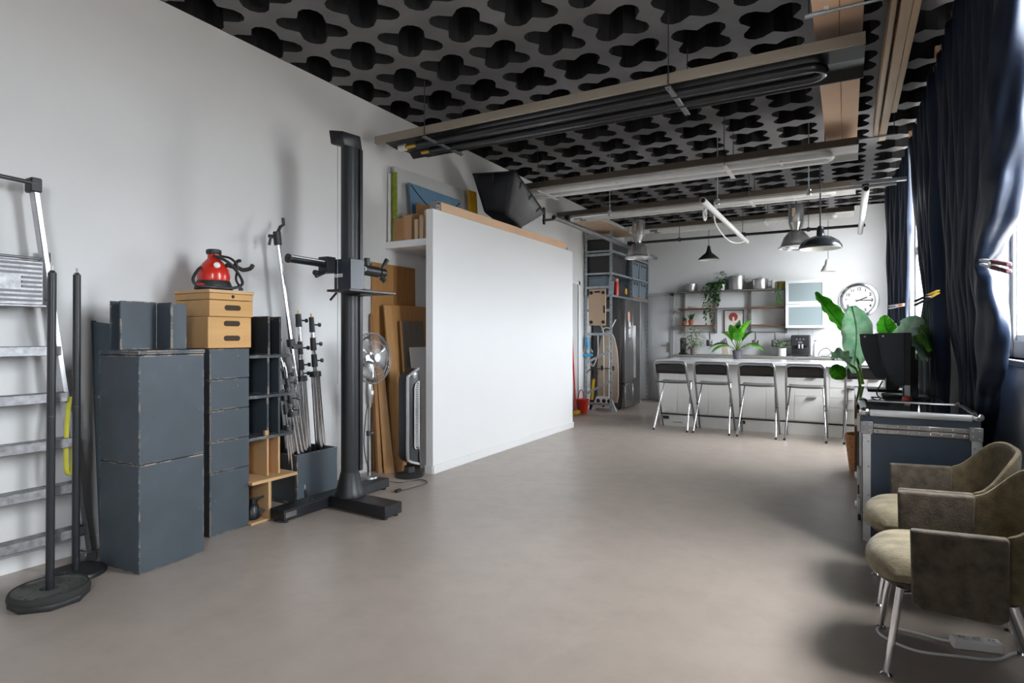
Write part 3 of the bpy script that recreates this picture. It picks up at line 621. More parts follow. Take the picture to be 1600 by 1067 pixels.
# tower fan
t = thing('tower_fan', 'dark tower fan with silver edge and white grille beside the partition', 'fan', (-3.40, 4.16, 0))
tx, ty = -3.385, 4.165; rz = Matrix.Translation((tx, ty, 0)) @ Matrix.Rotation(math.radians(-4), 4, 'Z')   # local +x faces the room
L = lambda p: rz @ V(p)
MB().lathe([(.125, 0), (.128, .012), (.11, .026), (.05, .04), (.045, .09)], (tx, ty, 0), 30).build('base', 'blackp', t)
def col(prof, x, w): return [L((x, y, z)) for y, z in prof]
out = [(-.075, .19), (-.075, .86), (-.06, .905), (.055, .955), (.065, .955), (.065, .11), (.0, .12), (-.05, .15)]
MB().prism([L((-.06, y, z)) for y, z in out], L((.05, 0, 0))-L((-.06, 0, 0))).build('body', 'blackp', t, bev=.012, seg=2)
rim = spline([L((.055, .06, .955)), L((.055, -.055, .90)), L((.055, -.077, .85)), L((.055, -.077, .5)), L((.055, -.077, .20)), L((.055, -.05, .145)), L((.055, .06, .105))], 8)
MB().tube(rim, .014, 8).build('silver_edge', 'alu', t)
gp = [(.004, .27), (.004, .78), (.018, .82), (.06, .845), (.06, .235), (.018, .245)]
g = MB().prism([L((.048, y, z)) for y, z in gp], L((.012, 0, 0))-L((0, 0, 0))).build('grille_panel', 'dgrey', t)
MB().tube([L((.062, y, z)) for y, z in gp], .005, 6, True).build('grille_frame', 'white', g)
sl = MB()
for k in range(36):
    z = .265+.0155*k; sl.box(.058, .064, .008, .058, z, z+.006, m=rz)
tag(sl.build('grille_slats', 'alu', g), kind='stuff')
MB().lathe([(.03, 0), (.03, .004), (.02, .008)], L((.052, .01, .90)), 14, rz.to_3x3().to_4x4() @ Matrix.Rotation(PI/2, 4, 'Y')).build('control_dial', 'alu', t)

# boards leaning in the gap between left wall and partition
def board(name, label, pts, th, m, cat='board'):
    o = MB().prism(pts, th).build(name, m, bev=.002); return tag(o, label, cat)
t = thing('oak_board', 'tallest oak board of two planks, flat against the left wall', 'board', (-3.81, 4.48, 0))
for ya, yb, m in ((4.165, 4.468, 'oak2'), (4.471, 4.80, 'oak')): MB().prism([(-3.80, ya, .0), (-3.80, yb, .0), (-3.825, yb, 1.93), (-3.825, ya, 1.93)], (-.012, 0, 0)).build('plank', m, t, bev=.002)
board('oak_board', 'wide honey oak board in front of the tallest, reaching behind the partition', [(-3.70, 4.33, 0), (-3.70, 5.0, 0), (-3.785, 5.0, 1.54), (-3.785, 4.27, 1.54)], (.02, 0, 0), 'oak2')
board('oak_plank', 'long honey oak plank leaning upright just behind the tower fan', [(-3.60, 4.245, 0), (-3.56, 4.335, 0), (-3.745, 4.325, 1.53), (-3.76, 4.24, 1.53)], (.022, -.006, 0), 'oak2')
board('grey_board', 'grey weathered wood sample board leaning above the white board', [(-3.62, 4.45, 0), (-3.62, 4.80, 0), (-3.74, 4.80, 1.39), (-3.74, 4.445, 1.39)], (.016, 0, 0), 'greywood')
board('edge_strip', 'thin pale wooden strip along the edge of the grey board', [(-3.598, 4.43, 0), (-3.598, 4.448, 0), (-3.72, 4.442, 1.395), (-3.72, 4.424, 1.395)], (.014, 0, 0), 'oak', 'strip')
board('white_board', 'white panel leaning low behind the tower fan against the partition', [(-3.50, 4.47, 0), (-3.50, 4.79, 0), (-3.66, 4.79, 1.135), (-3.66, 4.50, 1.135)], (.014, 0, 0), 'white', 'panel')
board('wood_batten', 'narrow brown wooden batten at the left wall behind the fan pole', [(-3.74, 4.13, 0), (-3.70, 4.15, 0), (-3.80, 4.155, 1.45), (-3.82, 4.135, 1.45)], (.01, -.012, 0), 'oak', 'batten')
board('oak_plank', 'short oak plank with a dark mark, in front of the tall boards', [(-3.655, 4.14, 0), (-3.575, 4.19, 0), (-3.72, 4.20, 1.0), (-3.765, 4.155, 1.0)], (.012, -.01, 0), 'oak2')
board('oak_plank', 'slim oak plank between short plank and left wall', [(-3.705, 4.115, 0), (-3.675, 4.14, 0), (-3.775, 4.155, 1.10), (-3.79, 4.135, 1.10)], (.01, -.008, 0), 'oak')

# ------------------------------------------------------------------ on the high shelf and partition
SZ = 2.1425
def painted_panel():
    t = thing('canvas', 'large grey-white canvas leaning on the wall above the shelf', 'canvas', (-3.78, 5.05, SZ))
    MB().prism([(-3.74, 4.42, SZ), (-3.74, 5.62, SZ), (-3.80, 5.62, 2.90), (-3.80, 4.42, 2.87)], (.025, 0, 0)).build('stretcher', 'canvas', t, bev=.003)
painted_panel()
t = thing('painting', 'blue painting with a thin navy curve, in front of the grey-white canvas', 'painting', (-3.69, 4.98, SZ))
f = lambda y, z: V((-3.645-.075*(z-SZ)/.6, y, z))
MB().prism([f(4.55, SZ), f(5.42, SZ), f(5.42, 2.735), f(4.55, 2.735)], (.02, 0, 0)).build('panel', 'bluep', t, bev=.002)
cur = [V((.0225, 0, 0))+f(y, z) for y, z in [(4.57, 2.715), (4.66, 2.65), (4.78, 2.575), (4.92, 2.53), (5.05, 2.525), (5.18, 2.56), (5.30, 2.63), (5.41, 2.70)]]
MB().tube(spline(cur, 5), .006, 6).build('painted_curve', 'navy', t)
board('ochre_panel', 'ochre yellow panel with pale edge standing left of the softbox', [(-3.66, 5.57, SZ), (-3.66, 5.72, SZ), (-3.71, 5.72, 2.88), (-3.71, 5.57, 2.88)], (.035, 0, 0), 'ochre', 'panel')
board('lime_roll', 'lime green folded cloth roll standing upright at the shelf end', [(-3.765, 4.385, SZ), (-3.715, 4.40, SZ), (-3.735, 4.415, 2.81), (-3.785, 4.40, 2.81)], (-.02, .02, 0), 'green', 'cloth')
board('white_strip', 'thin off-white strip standing beside the lime green roll', [(-3.815, 4.372, SZ), (-3.79, 4.376, SZ), (-3.80, 4.39, 2.80), (-3.82, 4.386, 2.80)], (-.003, .018, 0), 'offw', 'strip')
def carton(label, x0, x1, y0, y1, z1, m, rz=0):
    t = thing('cardboard_box', label, 'box', ((x0+x1)/2, (y0+y1)/2, SZ)); th = .006
    c = ((x0+x1)/2, (y0+y1)/2, 0)
    B(x0, x1, y0, y1, SZ, SZ+th, rz, c).build('bottom', m, t)
    for q in ((x0, x0+th, y0, y1, 1.0), (x1-th, x1, y0, y1, .93), (x0+th, x1-th, y0, y0+th, .88), (x0+th, x1-th, y1-th, y1, 1.0)):
        B(q[0], q[1], q[2], q[3], SZ+th, SZ+(z1-SZ)*q[4], rz, c).build('side', m, t)
carton('open brown cardboard box at the left end of the high shelf', -3.755, -3.655, 4.39, 4.50, 2.385, 'cardd', .1)
carton('slim cardboard box in the middle of the shelf end, flap upright', -3.65, -3.545, 4.405, 4.50, 2.41, 'card', -.08)
carton('tall dark cardboard box in front of the blue painting', -3.60, -3.42, 4.53, 4.80, 2.53, 'cardd')
for k, (s, x, h, y) in enumerate((('shortest', -3.50, .185, 4.38), ('middle-height', -3.455, .225, 4.395), ('tallest', -3.41, .27, 4.41))):
    o = MB().box(x, x+.04, y, y+.05, SZ, SZ+h).build('wood_block', 'pale', bev=.002); tag(o, s+' of three pale wood blocks at the partition end of the shelf', 'block')
o = MB().box(-3.44, -3.40, 4.38, 4.392, SZ, SZ+.2).build('wood_block', 'pale', bev=.002); tag(o, 'thin pale slat leaning against the three wood blocks', 'slat')
t = thing('backdrop_roll', 'long square cardboard-brown tube lying along the top of the white partition', 'roll', (-3.285, 5.85, PZ))
B(-3.325, -3.25, 4.46, 7.27, PZ+.001, PZ+.085).build('tube', 'card2', t, bev=.004)
MB().box(-3.335, -3.262, 4.40, 4.459, PZ+.001, PZ+.088).build('end_bracket', 'grey', t, bev=.003)
MB().tube(arc((-3.26, 4.42, PZ+.045), .02, .6, 4.8, 10, 'xz'), .006, 6).build('hook', 'blackp', t)
MB().prism([(-3.325, 7.271, PZ+.001), (-3.325, 7.36, PZ+.001), (-3.325, 7.271, PZ+.06)], (.06, 0, 0)).build('end_stop', 'blackp', t)
# softbox
t = thing('softbox', 'black fabric softbox lying tilted on top of the white partition', 'softbox', (-3.3, 6.2, 2.6))
A_, B_, C_ = at(739, 272, d=6.75), at(805, 268, d=6.42), at(851, 333, d=6.75)
D_ = A_+C_-B_
p1, p2, p3 = at(757, 331, d=6.62), at(792, 337, d=6.62), at(815, 355, d=6.75); p4 = p1+p3-p2
def panel(a, b, c, d, m, name, bulge):
    cen = (a+b+c+d)/4; nrm = (b-a).cross(d-a).normalized()
    if nrm.dot(cen-(A_+C_)/2*.5-(p1+p3)/4) < 0: nrm = -nrm
    P = []
    for i in range(9):
        r = []
        for j in range(9):
            u, v = i/8, j/8; q = (a*(1-u)+b*u)*(1-v)+(d*(1-u)+c*u)*v
            r.append(q+nrm*bulge*math.sin(PI*u)*math.sin(PI*v)+nrm*.006*math.sin(u*9+v*5)*math.sin(PI*u)*v)
        P.append(r)
    return MB().grid(P).build(name, m, t, solid=.006)
fp = [panel(A_, B_, p2, p1, 'softd', 'side_panel', .05), panel(B_, C_, p3, p2, 'softlit', 'side_panel', .06), panel(C_, D_, p4, p3, 'softlit', 'side_panel', .05), panel(D_, A_, p1, p4, 'softd', 'side_panel', .05)]  # lit and shaded sides put into the panel colours
rimm = MB(); q = [A_, B_, C_, D_]
for i in range(4): rimm.cyl(q[i], q[(i+1) % 4], .010, n=8)
rimm.build('rim', 'softd', t)
MB().prism([p1, p2, p3, p4], (0, .02, -.012)).build('speed_ring', 'blackp', t)
def tab(a, b, c, d, u, v0, v1, wd):
    pts = []
    for du, v in ((-wd, v0), (wd, v0), (wd, v1), (-wd, v1)):
        uu = u+du; pts.append((a*(1-uu)+b*uu)*(1-v)+(d*(1-uu)+c*uu)*v)
    n = (pts[1]-pts[0]).cross(pts[2]-pts[0]).normalized(); 
    if n.dot((pts[0]+pts[2])/2-((A_+C_)/2*.5+(p1+p3)/4)) < 0: n = -n
    bl = math.sin(PI*u)*math.sin(PI*(v0+v1)/2)*.055
    MB().prism([p+n*(bl+.004) for p in pts], n*.006).build('velcro_tab', 'blackp', t)
tab(A_, B_, p2, p1, .52, .02, .30, .018)
for u in (.2, .52, .84): tab(B_, C_, p3, p2, u, .03, .26, .018)

# ------------------------------------------------------------------ ceiling heaters, hung lamps, pipe frame
def heater(label, y0, y1, z, wood, refl, dark, xs0=-3.66, xs1=.10):
    t = thing('radiant_heater', label, 'heater', ((xs0+xs1)/2, (y0+y1)/2, z), 0, None)
    B(xs0, xs1, y0, y0+.03, z+.01, z+.075).build('edge_plank', wood, t, bev=.002)
    B(xs0, xs1, y0+.03, y1, z+.055, z+.07).build('top_panel', refl, t)
    B(xs0+.18, xs1, y1-.012, y1, z+.0, z+.055).build('side_flange', refl, t)
    P = [(0, .055), (.05, .012), (.10, .052), (.16, .052)]
    ya = y0+.03; wd = y1-.012-ya
    prof = [(ya, z+.012), (ya+wd*.12, z+.05), (ya+wd*.5, z+.03), (ya+wd*.88, z+.05), (y1-.012, z+.004)]
    m = MB()
    for (a, za), (b, zb) in zip(prof, prof[1:]): m.prism([(xs0+.02, a, za), (xs0+.02, b, zb), (xs0+.02, b, zb+.004), (xs0+.02, a, za+.004)], (xs1-xs0-.02, 0, 0))
    m.build('reflector', refl, t)
    r = .031; c1, c2 = ya+wd*.30, ya+wd*.70; tz = z-.004; xe = xs1-.32
    u = [V((xs0+.34, c1, tz)), V((xe, c1, tz))]+[V((xe+(c2-c1)/2*math.sin(a), (c1+c2)/2-(c2-c1)/2*math.cos(a), tz)) for a in [PI*k/10 for k in range(1, 10)]]+[V((xe, c2, tz)), V((xs0+.34, c2, tz))]
    MB().tube(u, r, 12).build('tube', 'ttube' if dark else ('cream' if refl == 'cream' else 'white'), t)
    for x in (-3.10, -1.045):
        br = B(x-.02, x+.02, y0-.02, y1+.03, z-.03, z-.018).build('bracket', 'grey' if dark else 'cream', t, bev=.003)
        for y in (y0-.005, y1+.015): MB().cyl((x, y, z-.04), (x, y, HC+.02), .004, n=6).build('hanging_rod', 'dgrey', br)
    for x in (-2.2, -.55) if not dark else (): MB().box(x-.012, x+.012, c1-.03, c2+.03, z-.022, z-.012).build('tube_clip', refl, t)
    MB().cyl((xs0+.33, c2, tz), (xs0+.24, c2, tz), .02, n=10).build('burner', 'brass' if dark else 'grey', t)
    MB().cyl((xs0+.33, c1, tz), (xs0+.20, c1, tz), .018, n=10).build('burner', 'brass' if dark else 'grey', t)
    MB().cyl((xs0+.21, c1, tz), (xs0+.14, c1, tz), .03, n=10).build('valve', 'offw', t)
heater('black radiant tube heater nearest the camera, with raw timber edge', 4.02, 4.55, 2.945, 'tim', 'blackm', True)
heater('white radiant tube heater in the second row from the camera', 6.13, 6.645, 2.945, 'brown', 'reflw', False)
heater('radiant tube heater third from the camera, above the front pipe rail', 7.84, 8.30, 2.955, 'brown', 'cream', False)
heater('radiant tube heater hung farthest from the camera, over the worktop', 9.42, 9.86, 2.955, 'brown', 'cream', False, xs0=-3.0)
# long cartons and timber stored under the ceiling on steel rods
for k, (s, x0, x1) in enumerate((('left of the two long cardboard cartons slung under the ceiling', -.172, -.035), ('right of the two long cardboard cartons slung under the ceiling', -.032, .09))):
    t = thing('long_carton', s, 'box', ((x0+x1)/2, 4.9, 3.12))
    B(x0, x1, 3.0, 6.62+.04*k, 3.125, 3.24).build('carton', 'card2', t, bev=.004)
    if k == 0: MB().box(x0+.06, x0+.085, 3.83, 3.90, 3.1235, 3.125).build('label', 'white', t)
    MB().prism([(x0+.005, 6.62+.04*k, 3.13), (x1-.005, 6.62+.04*k, 3.13), (x1-.01, 6.70+.04*k, 3.09), (x0+.015, 6.70+.04*k, 3.095)], (0, 0, .004)).build('flap', 'card2', t)
o = B(.222, .252, 3.0, 6.62, 3.125, 3.26).build('timber_plank', 'pale', bev=.003); tag(o, 'thin plank on edge beside the cartons slung under the ceiling', 'plank')
o = B(.272, .330, 3.0, 6.75, 3.125, 3.24).build('timber_beam', 'pale', bev=.003); tag(o, 'long pale timber beam under the ceiling next to the curtain side', 'beam')
o = B(.333, .372, 3.0, 5.95, 3.125, 3.215).build('timber_plank', 'pale', bev=.003); tag(o, 'shorter pale plank strapped to the right side of the timber beam', 'plank')
for y, x0, x1, s in ((3.88, -.20, .21, 'front'), (6.56, -.19, .40, 'rear')):
    t = thing('hanger_rod', s+' steel rod carrying the long cartons under the ceiling', 'rod', ((x0+x1)/2, y, 3.11))
    MB().cyl((x0, y, 3.115), (x1, y, 3.115), .009, n=8).build('cross_rod', 'galv', t)
    for x in (x0+.01, x1-.01): MB().cyl((x, y, 3.105), (x, y, HC+.01), .004, n=6).build('drop_rod', 'dgrey', t)
    MB().cyl((x0-.012, y, 3.115), (x0+.1, y, 3.115), .014, n=8).build('sleeve', 'galv', t)
# pipe frame
RZ = 2.70
t = thing('pipe_rail', 'long silver conduit rail hung across the room in front of the chrome lamps', 'rail', (-1.5, 6.74, RZ))
MB().cyl((-3.34, 6.74, RZ), (.42, 6.74, RZ), .017, n=10).build('pipe', 'steel', t)
MB().box(.04, .50, 6.71, 6.77, RZ+.02, RZ+.05).build('perforated_strut', 'galv', t)
for x in (-3.32,): MB().box(x-.01, x+.01, 6.72, 6.76, RZ-.05, RZ+.16).build('wall_bracket', 'blackm', t)
for x in (-2.45, -1.22, -.33): MB().cyl((x, 6.74, RZ), (x, 6.74, HC+.02), .006, n=6).cyl((x, 6.74, RZ-.03), (x, 6.74, RZ+.03), .022, n=8).build('hanging_rod', 'galv', t)
t = thing('pipe_rail', 'black pipe rail hung across the room by the back wall', 'rail', (-1.3, 9.10, RZ))
MB().cyl((-3.0, 9.10, RZ), (.22, 9.10, RZ), .020, n=10).build('pipe', 'iron', t)
for x in (-2.2, -1.30, -.45): MB().cyl((x, 9.10, RZ), (x, 9.10, HC+.02), .005, n=6).cyl((x, 9.10, RZ-.03), (x, 9.10, RZ+.03), .022, n=8).build('hanging_rod', 'dgrey', t)
def crosspipe(label, x, y0, y1, m, cable=False, x2=None):
    x2 = x if x2 is None else x2; z = RZ-.06; t = thing('cross_pipe', label, 'pipe', (x, (y0+y1)/2, z))
    MB().cyl((x, y0, z), (x2, y1, z), .030, n=16).build('pipe', m, t)
    for y, xx in ((y0-.001, x), (y1+.001, x2)): MB().cyl((xx, y-.002, z), (xx, y+.002, z), .024, n=16).build('pipe_bore', 'gap', t)
    for y, xx in ((6.74, x), (9.10, x2)): MB().box(xx-.028, xx+.028, y-.028, y+.028, z+.0, RZ+.03).build('pipe_clamp', 'blackm', t, bev=.004)
    if cable: MB().tube(spline([(x-.03, y0+.75, z-.02), (x-.06, y0+1.1, z-.09), (x-.02, y0+1.6, z-.18), (x+.0, y0+2.2, z-.14), (x+.01, y1-.2, z-.02)], 6), .008, 6).tube([V((x-.07, y0+.45, z-.06))+V((0, .07*math.cos(a), .06*math.sin(a))) for a in [2*PI*k/14 for k in range(14)]], .012, 6, True).build('white_cable', 'white', t)
crosspipe('white scaffold pipe in the middle with a white cable looped round it', -1.285, 6.30, 9.42, 'white', True)
crosspipe('white scaffold pipe nearest the curtains, ends open', .165, 6.55, 9.35, 'white')
crosspipe('grey scaffold pipe along the left wall over the storage rack', -3.0, 6.35, 10.6, 'grey', False, -2.98)
o = MB().prism([(-3.74, 8.15, 2.765), (-3.28, 8.12, 2.765), (-3.14, 10.1, 2.765), (-3.74, 10.1, 2.765)], (0, 0, .018)).build('plywood_sheet', 'beech', bev=.002); tag(o, 'pale plywood sheet lying high over the storage rack', 'sheet')
o.location = (0, 0, .215)
# pendant lamps
def bell(label, x, y, zb, s):
    t = thing('bell_pendant', label, 'lamp', (x, y, zb), 0, None)
    MB().lathe([(.225*s, 0), (.232*s, .012), (.205*s, .028), (.19*s, .06), (.155*s, .15), (.10*s, .215), (.055*s, .24)], (x, y, zb), 40, cap=False).build('shade', 'lampc', t, solid=.003)
    nk = MB().lathe([(.055*s, .236), (.055*s, .26), (.085*s, .33), (.092*s, .345)], (x, y, zb), 28).build('neck', 'steel', t)
    for k in range(10):
        a = 2*PI*k/10; MB().prism([V((x, y, zb))+V((r*s*math.cos(a), r*s*math.sin(a), z)) for r, z in ((.055, .26), (.075, .27), (.098, .345), (.08, .345))], (.006*math.sin(a), -.006*math.cos(a), 0)).build('cooling_fin', 'steel', nk)
    MB().lathe([(.092*s, .346), (.092*s, .575), (.085*s, .59), (.03, .595)], (x, y, zb), 30).build('housing', 'lampc', t)
    for k in (-1, 1):
        d = V((.1*s*.87*k, .1*s*.49*k, 0)); MB().tube([V((x, y, zb+.33))+d, V((x, y, zb+.40))+d*1.05, V((x, y, zb+.60))+d*1.02], .006, 6).build('bail_arm', 'steel', t)
    MB().box(-.02, .02, -.001, .002, 0, .11, m=Matrix.Translation((x-.0915*s*.30, y-.0915*s*.96, zb+.42)) @ Matrix.Rotation(-.3, 4, 'Z')).build('sticker', 'sign', t)
    MB().cyl((x, y, zb+.59), (x, y, HC+.02), .008, n=8).build('suspension_rod', 'dgrey', t)
    MB().lathe([(.02, .23), (.05*s, .20), (.06*s, .12), (.03*s, .05), (.002, .04)], (x, y, zb), 16).build('bulb', 'lampin', t)
bell('polished chrome bell pendant beside the storage rack', -2.80, 8.98, 2.44, .92)
bell('polished chrome bell pendant over the island, by the dark enamel lamp', -.585, 8.85, 2.42, .98)
def dish(name, label, x, y, zb, r, m, h, rod, rodm, prof, inner='lampin'):
    t = thing(name, label, 'lamp', (x, y, zb))
    MB().lathe([(a*r, b*h) for a, b in prof], (x, y, zb), 36, cap=False).build('shade', m, t, solid=.003)
    MB().lathe([(a*r*.97, b*h-.004) for a, b in prof[:-2]], (x, y, zb), 36, cap=False).build('inner_reflector', inner, t)
    MB().lathe([(prof[-1][0]*r, h*prof[-1][1]), (prof[-1][0]*r*.8, h*prof[-1][1]+.03), (rod, h*prof[-1][1]+.04)], (x, y, zb), 16).build('cap', m, t)
    MB().cyl((x, y, zb+h*prof[-1][1]+.03), (x, y, HC+.02), rod, n=8).build('cord' if rod < .006 else 'rod', rodm, t)
dish('dome_pendant', 'dark enamel dome pendant on a thin rod in front of the chrome bell', -.255, 7.60, 2.235, .222, 'enamel', .22, .008, 'dgrey', [(1, 0), (.985, .12), (.86, .34), (.55, .55), (.32, .62), (.18, .66), (.16, 1.0)])
dish('cone_pendant', 'small black cone pendant hanging near the pot shelf', -1.975, 10.15, 2.495, .165, 'blackm', .20, .004, 'blackp', [(1, 0), (.96, .12), (.55, .42), (.30, .58), (.20, .8), (.16, 1.0)])
dish('spot_pendant', 'tiny off-white glass pendant lowest of the lamps, left of the clock', -.245, 10.55, 2.255, .105, 'offw', .16, .004, 'blackp', [(1, 0), (.95, .10), (.62, .5), (.42, .68), (.40, .98)])

# ------------------------------------------------------------------ storage rack and what it holds
t = thing('storage_rack', 'tall galvanised storage rack in the back left corner around the fridge', 'rack', (-3.6, 10.3, 0))
RX0, RX1, RY0, RY1, RH = -3.80, -3.36, 9.30, 11.34, 2.96
def post(x, y): 
    p = MB().box(x-.022, x+.022, y-.002, y+.002, 0, RH).box(x-.022 if x > -3.6 else x-.022, x-.018, y, y+.04, 0, RH).build('post', 'galv', t)
    h = MB()
    for k in range(36): h.box(x-.004, x+.004, y-.0035, y-.0015, .06+.08*k, .085+.08*k)
    tag(h.build('post_slots', 'dgrey', p), kind='stuff')
for x in (RX0, RX1):
    for y in (RY0, 10.35, RY1): post(x, y)
for z in (.115, 1.27, 1.665, 2.045, 2.585, 2.90): B(RX0, RX1, RY0-.006, RY0+.012, z-.022, z+.022).build('cross_bar', 'galv', t, bev=.003)
for za, zb in ((.27, .505), (.79, 1.0)): MB().prism([(RX0, RY0-.008, za-.022), (RX1, RY0-.008, zb-.022), (RX1, RY0-.008, zb+.022), (RX0, RY0-.008, za+.022)], (0, .012, 0)).build('diagonal_brace', 'galv', t)
for z in (1.92, 2.29, 2.66, 2.88):
    B(RX0+.01, RX1+.015, RY0+.005, RY1, z-.035, z).build('shelf', 'galv', t, bev=.004)
def plbox(name, label, x0, x1, y0, y1, z, h, m, group=None, cat='bin'):
    t = thing(name, label, cat, ((x0+x1)/2, (y0+y1)/2, z), 0, group)
    i = .012; P = lambda a, b, c, d, zz: [(a, c, zz), (b, c, zz), (b, d, zz), (a, d, zz)]
    b = MB(); lo = P(x0+i, x1-i, y0+i, y1-i, z+.001); hi = P(x0, x1, y0, y1, z+h-.03)
    b.hexa([V(lo[0]), V(hi[0]), V(lo[3]), V(hi[3]), V(lo[1]), V(hi[1]), V(lo[2]), V(hi[2])]); b.build('body', m, t, bev=.006)
    B(x0-.008, x1+.008, y0-.008, y1+.008, z+h-.03, z+h).build('lid', m, t, bev=.006)
    for k in range(2):
        yy = y0+(y1-y0)*(.3+.4*k); MB().box(x1+.0, x1+.012, yy-.03, yy+.03, z+h-.075, z+h-.02).build('latch', 'dgrey', t, bev=.003)
    return t
plbox('storage_case', 'large dark case on the third rack shelf, front one', -3.77, -3.40, 9.33, 9.80, 2.291, .36, 'case', None, 'case')
plbox('storage_case', 'large dark case on the third rack shelf, behind the front one', -3.77, -3.41, 9.83, 10.25, 2.291, .34, 'case', None, 'case')
plbox('storage_case', 'flat dark case near the top of the rack at its front', -3.77, -3.39, 9.33, 9.85, 2.661, .19, 'case', None, 'case')
plbox('storage_bin', 'blue-grey bin on the lower rack shelf at the front', -3.77, -3.41, 9.33, 9.62, 1.921, .31, 'bin')
plbox('storage_bin', 'upper blue-grey bin at the far end of the rack, nearer one', -3.77, -3.36, 10.42, 10.82, 2.291, .31, 'bin')
plbox('storage_bin', 'upper blue-grey bin at the far end of the rack, last one', -3.77, -3.36, 10.86, 11.28, 2.291, .31, 'bin')
plbox('storage_bin', 'lower blue-grey bin over the fridge at the far rack end, nearer one', -3.77, -3.36, 10.42, 10.82, 1.945, .30, 'bin')
plbox('storage_bin', 'lower blue-grey bin over the fridge at the far rack end, last one', -3.77, -3.36, 10.86, 11.28, 1.945, .30, 'bin')
o = B(-3.75, -3.335, 10.38, 11.30, 1.921, 1.944).build('shelf_plank', 'oak', bev=.002); tag(o, 'brown wooden plank under the lower blue-grey bins on the rack', 'plank')
t = thing('flask', 'red flask on the lower rack shelf behind the right front post', 'flask', (-3.42, 9.68, 1.921))
MB().lathe([(.036, 1.922), (.038, 1.94), (.038, 2.12), (.03, 2.15), (.03, 2.16)], (-3.40, 9.68, 0), 18).build('body', 'red', t)
MB().lathe([(.031, 2.16), (.033, 2.17), (.033, 2.21), (.02, 2.215)], (-3.40, 9.68, 0), 16).build('cap', 'ppink', t)
t = thing('tool_bag', 'black tool bag with an ochre patch on the lower rack shelf', 'bag', (-3.50, 9.97, 1.921))
MB().box(-3.66, -3.385, 9.76, 10.26, 1.922, 2.13).build('body', 'blackp', t, bev=.03, seg=3)
MB().tube(arc((-3.52, 10.0, 2.12), .09, 0, PI, 10, 'yz'), .010, 6).build('handle', 'blackm', t)
MB().ball((-3.38, 10.13, 2.02), .05, (.35, 1, 1.2)).build('patch', 'ochre', t)
# things hung on or standing behind the rack's front frame
t = thing('dolly_board', 'beige plywood dolly with four black castors hung on the rack front', 'dolly', (-3.585, 9.28, 1.40))
MB().box(-3.735, -3.435, 9.262, 9.282, 1.41, 2.015).build('board', 'beech', t, bev=.006)
for x in (-3.69, -3.48):
    for z in (1.47, 1.955): MB().cyl((x, 9.25, z), (x, 9.262, z), .028, n=14).cyl((x, 9.235, z), (x, 9.25, z), .02, n=12).build('caster', 'rubber', t)
MB().box(-3.635, -3.535, 9.258, 9.263, 1.955, 1.985).build('hand_slot', 'gap', t); MB().box(-3.478, -3.452, 9.258, 9.263, 1.62, 1.74).build('hand_slot', 'gap', t)
t = thing('ironing_board', 'beige ironing board standing upright in the storage rack', 'ironing board', (-3.48, 9.42, 0))
pr = [(-.16, .13), (.16, .13), (.185, .25), (.185, .75), (.165, 1.0), (.12, 1.2), (.06, 1.31), (0, 1.335), (-.06, 1.31), (-.12, 1.2), (-.165, 1.0), (-.185, .75), (-.185, .25)]
MB().prism([(-3.475+x, 9.46, z) for x, z in pr], (0, .025, 0)).build('board', 'iron_b', t, bev=.006)
for s in (-1, 1):
    MB().tube([(-3.475+s*.04, 9.40, .05), (-3.475+s*.05, 9.405, 1.0), (-3.475+s*.06, 9.41, 1.33), (-3.475+s*.16, 9.41, 1.52)], .011, 8).build('leg', 'offw', t)
    MB().cyl((-3.475+s*.16, 9.41, 1.515), (-3.475+s*.185, 9.41, 1.555), .016, n=8).build('leg_cap', 'rubber', t)
MB().tube(arc((-3.475, 9.41, 1.28), .10, .5, PI-.5, 8, 'xz'), .010, 6).build('iron_rest', 'offw', t)
MB().cyl((-3.56, 9.40, .70), (-3.36, 9.40, .70), .008, n=8).box(-3.57, -3.53, 9.385, 9.415, .67, .745).box(-3.38, -3.34, 9.385, 9.415, .67, .745).build('height_lever', 'blackp', t, bev=.002)
t = thing('step_stool', 'low white plastic step with cut-outs at the foot of the ironing board', 'step', (-3.53, 9.36, 0))
MB().prism([(-3.73, 9.345, .0), (-3.66, 9.345, .0), (-3.63, 9.345, .04), (-3.40, 9.345, .04), (-3.37, 9.345, 0), (-3.28, 9.345, 0), (-3.38, 9.345, .235), (-3.63, 9.345, .235)], (0, .03, 0)).build('frame', 'white', t, bev=.004)
for x in (-3.60, -3.50, -3.41): MB().cyl((x, 9.343, .165), (x, 9.346, .165), .033, n=14).build('cutout', 'gap', t)
MB().cyl((-3.51, 9.343, .09), (-3.51, 9.346, .09), .028, n=12).build('cutout', 'gap', t)
t = thing('dustpan', 'bright blue dustpan hanging at the left of the storage rack', 'dustpan', (-3.75, 9.28, .9))
MB().cyl((-3.765, 9.262, 1.22), (-3.745, 9.262, 1.03), .026, .033, 10).build('handle', 'blue', t)
MB().box(-3.83, -3.66, 9.25, 9.27, .895, .945).build('pan', 'blue', t, bev=.004)
MB().tube([V((-3.745, 9.262, .97))+V((.075*math.cos(a), 0, .075*math.sin(a))) for a in [PI*k/10 for k in range(11)]], .008, 6).build('wire_loop', 'galv', t)
t = thing('spirit_tool', 'yellow handled tool upright inside the bottom left of the rack', 'tool', (-3.73, 9.40, .05))
MB().cyl((-3.735, 9.40, .17), (-3.70, 9.40, .52), .026, n=10).build('handle', 'yellow', t)
MB().cyl((-3.745, 9.40, .0), (-3.735, 9.40, .17), .035, n=10).build('foot', 'blackp', t)
t = thing('hanging_cable', 'pale looped cable hanging in the left of the rack', 'cable', (-3.70, 9.33, .8))
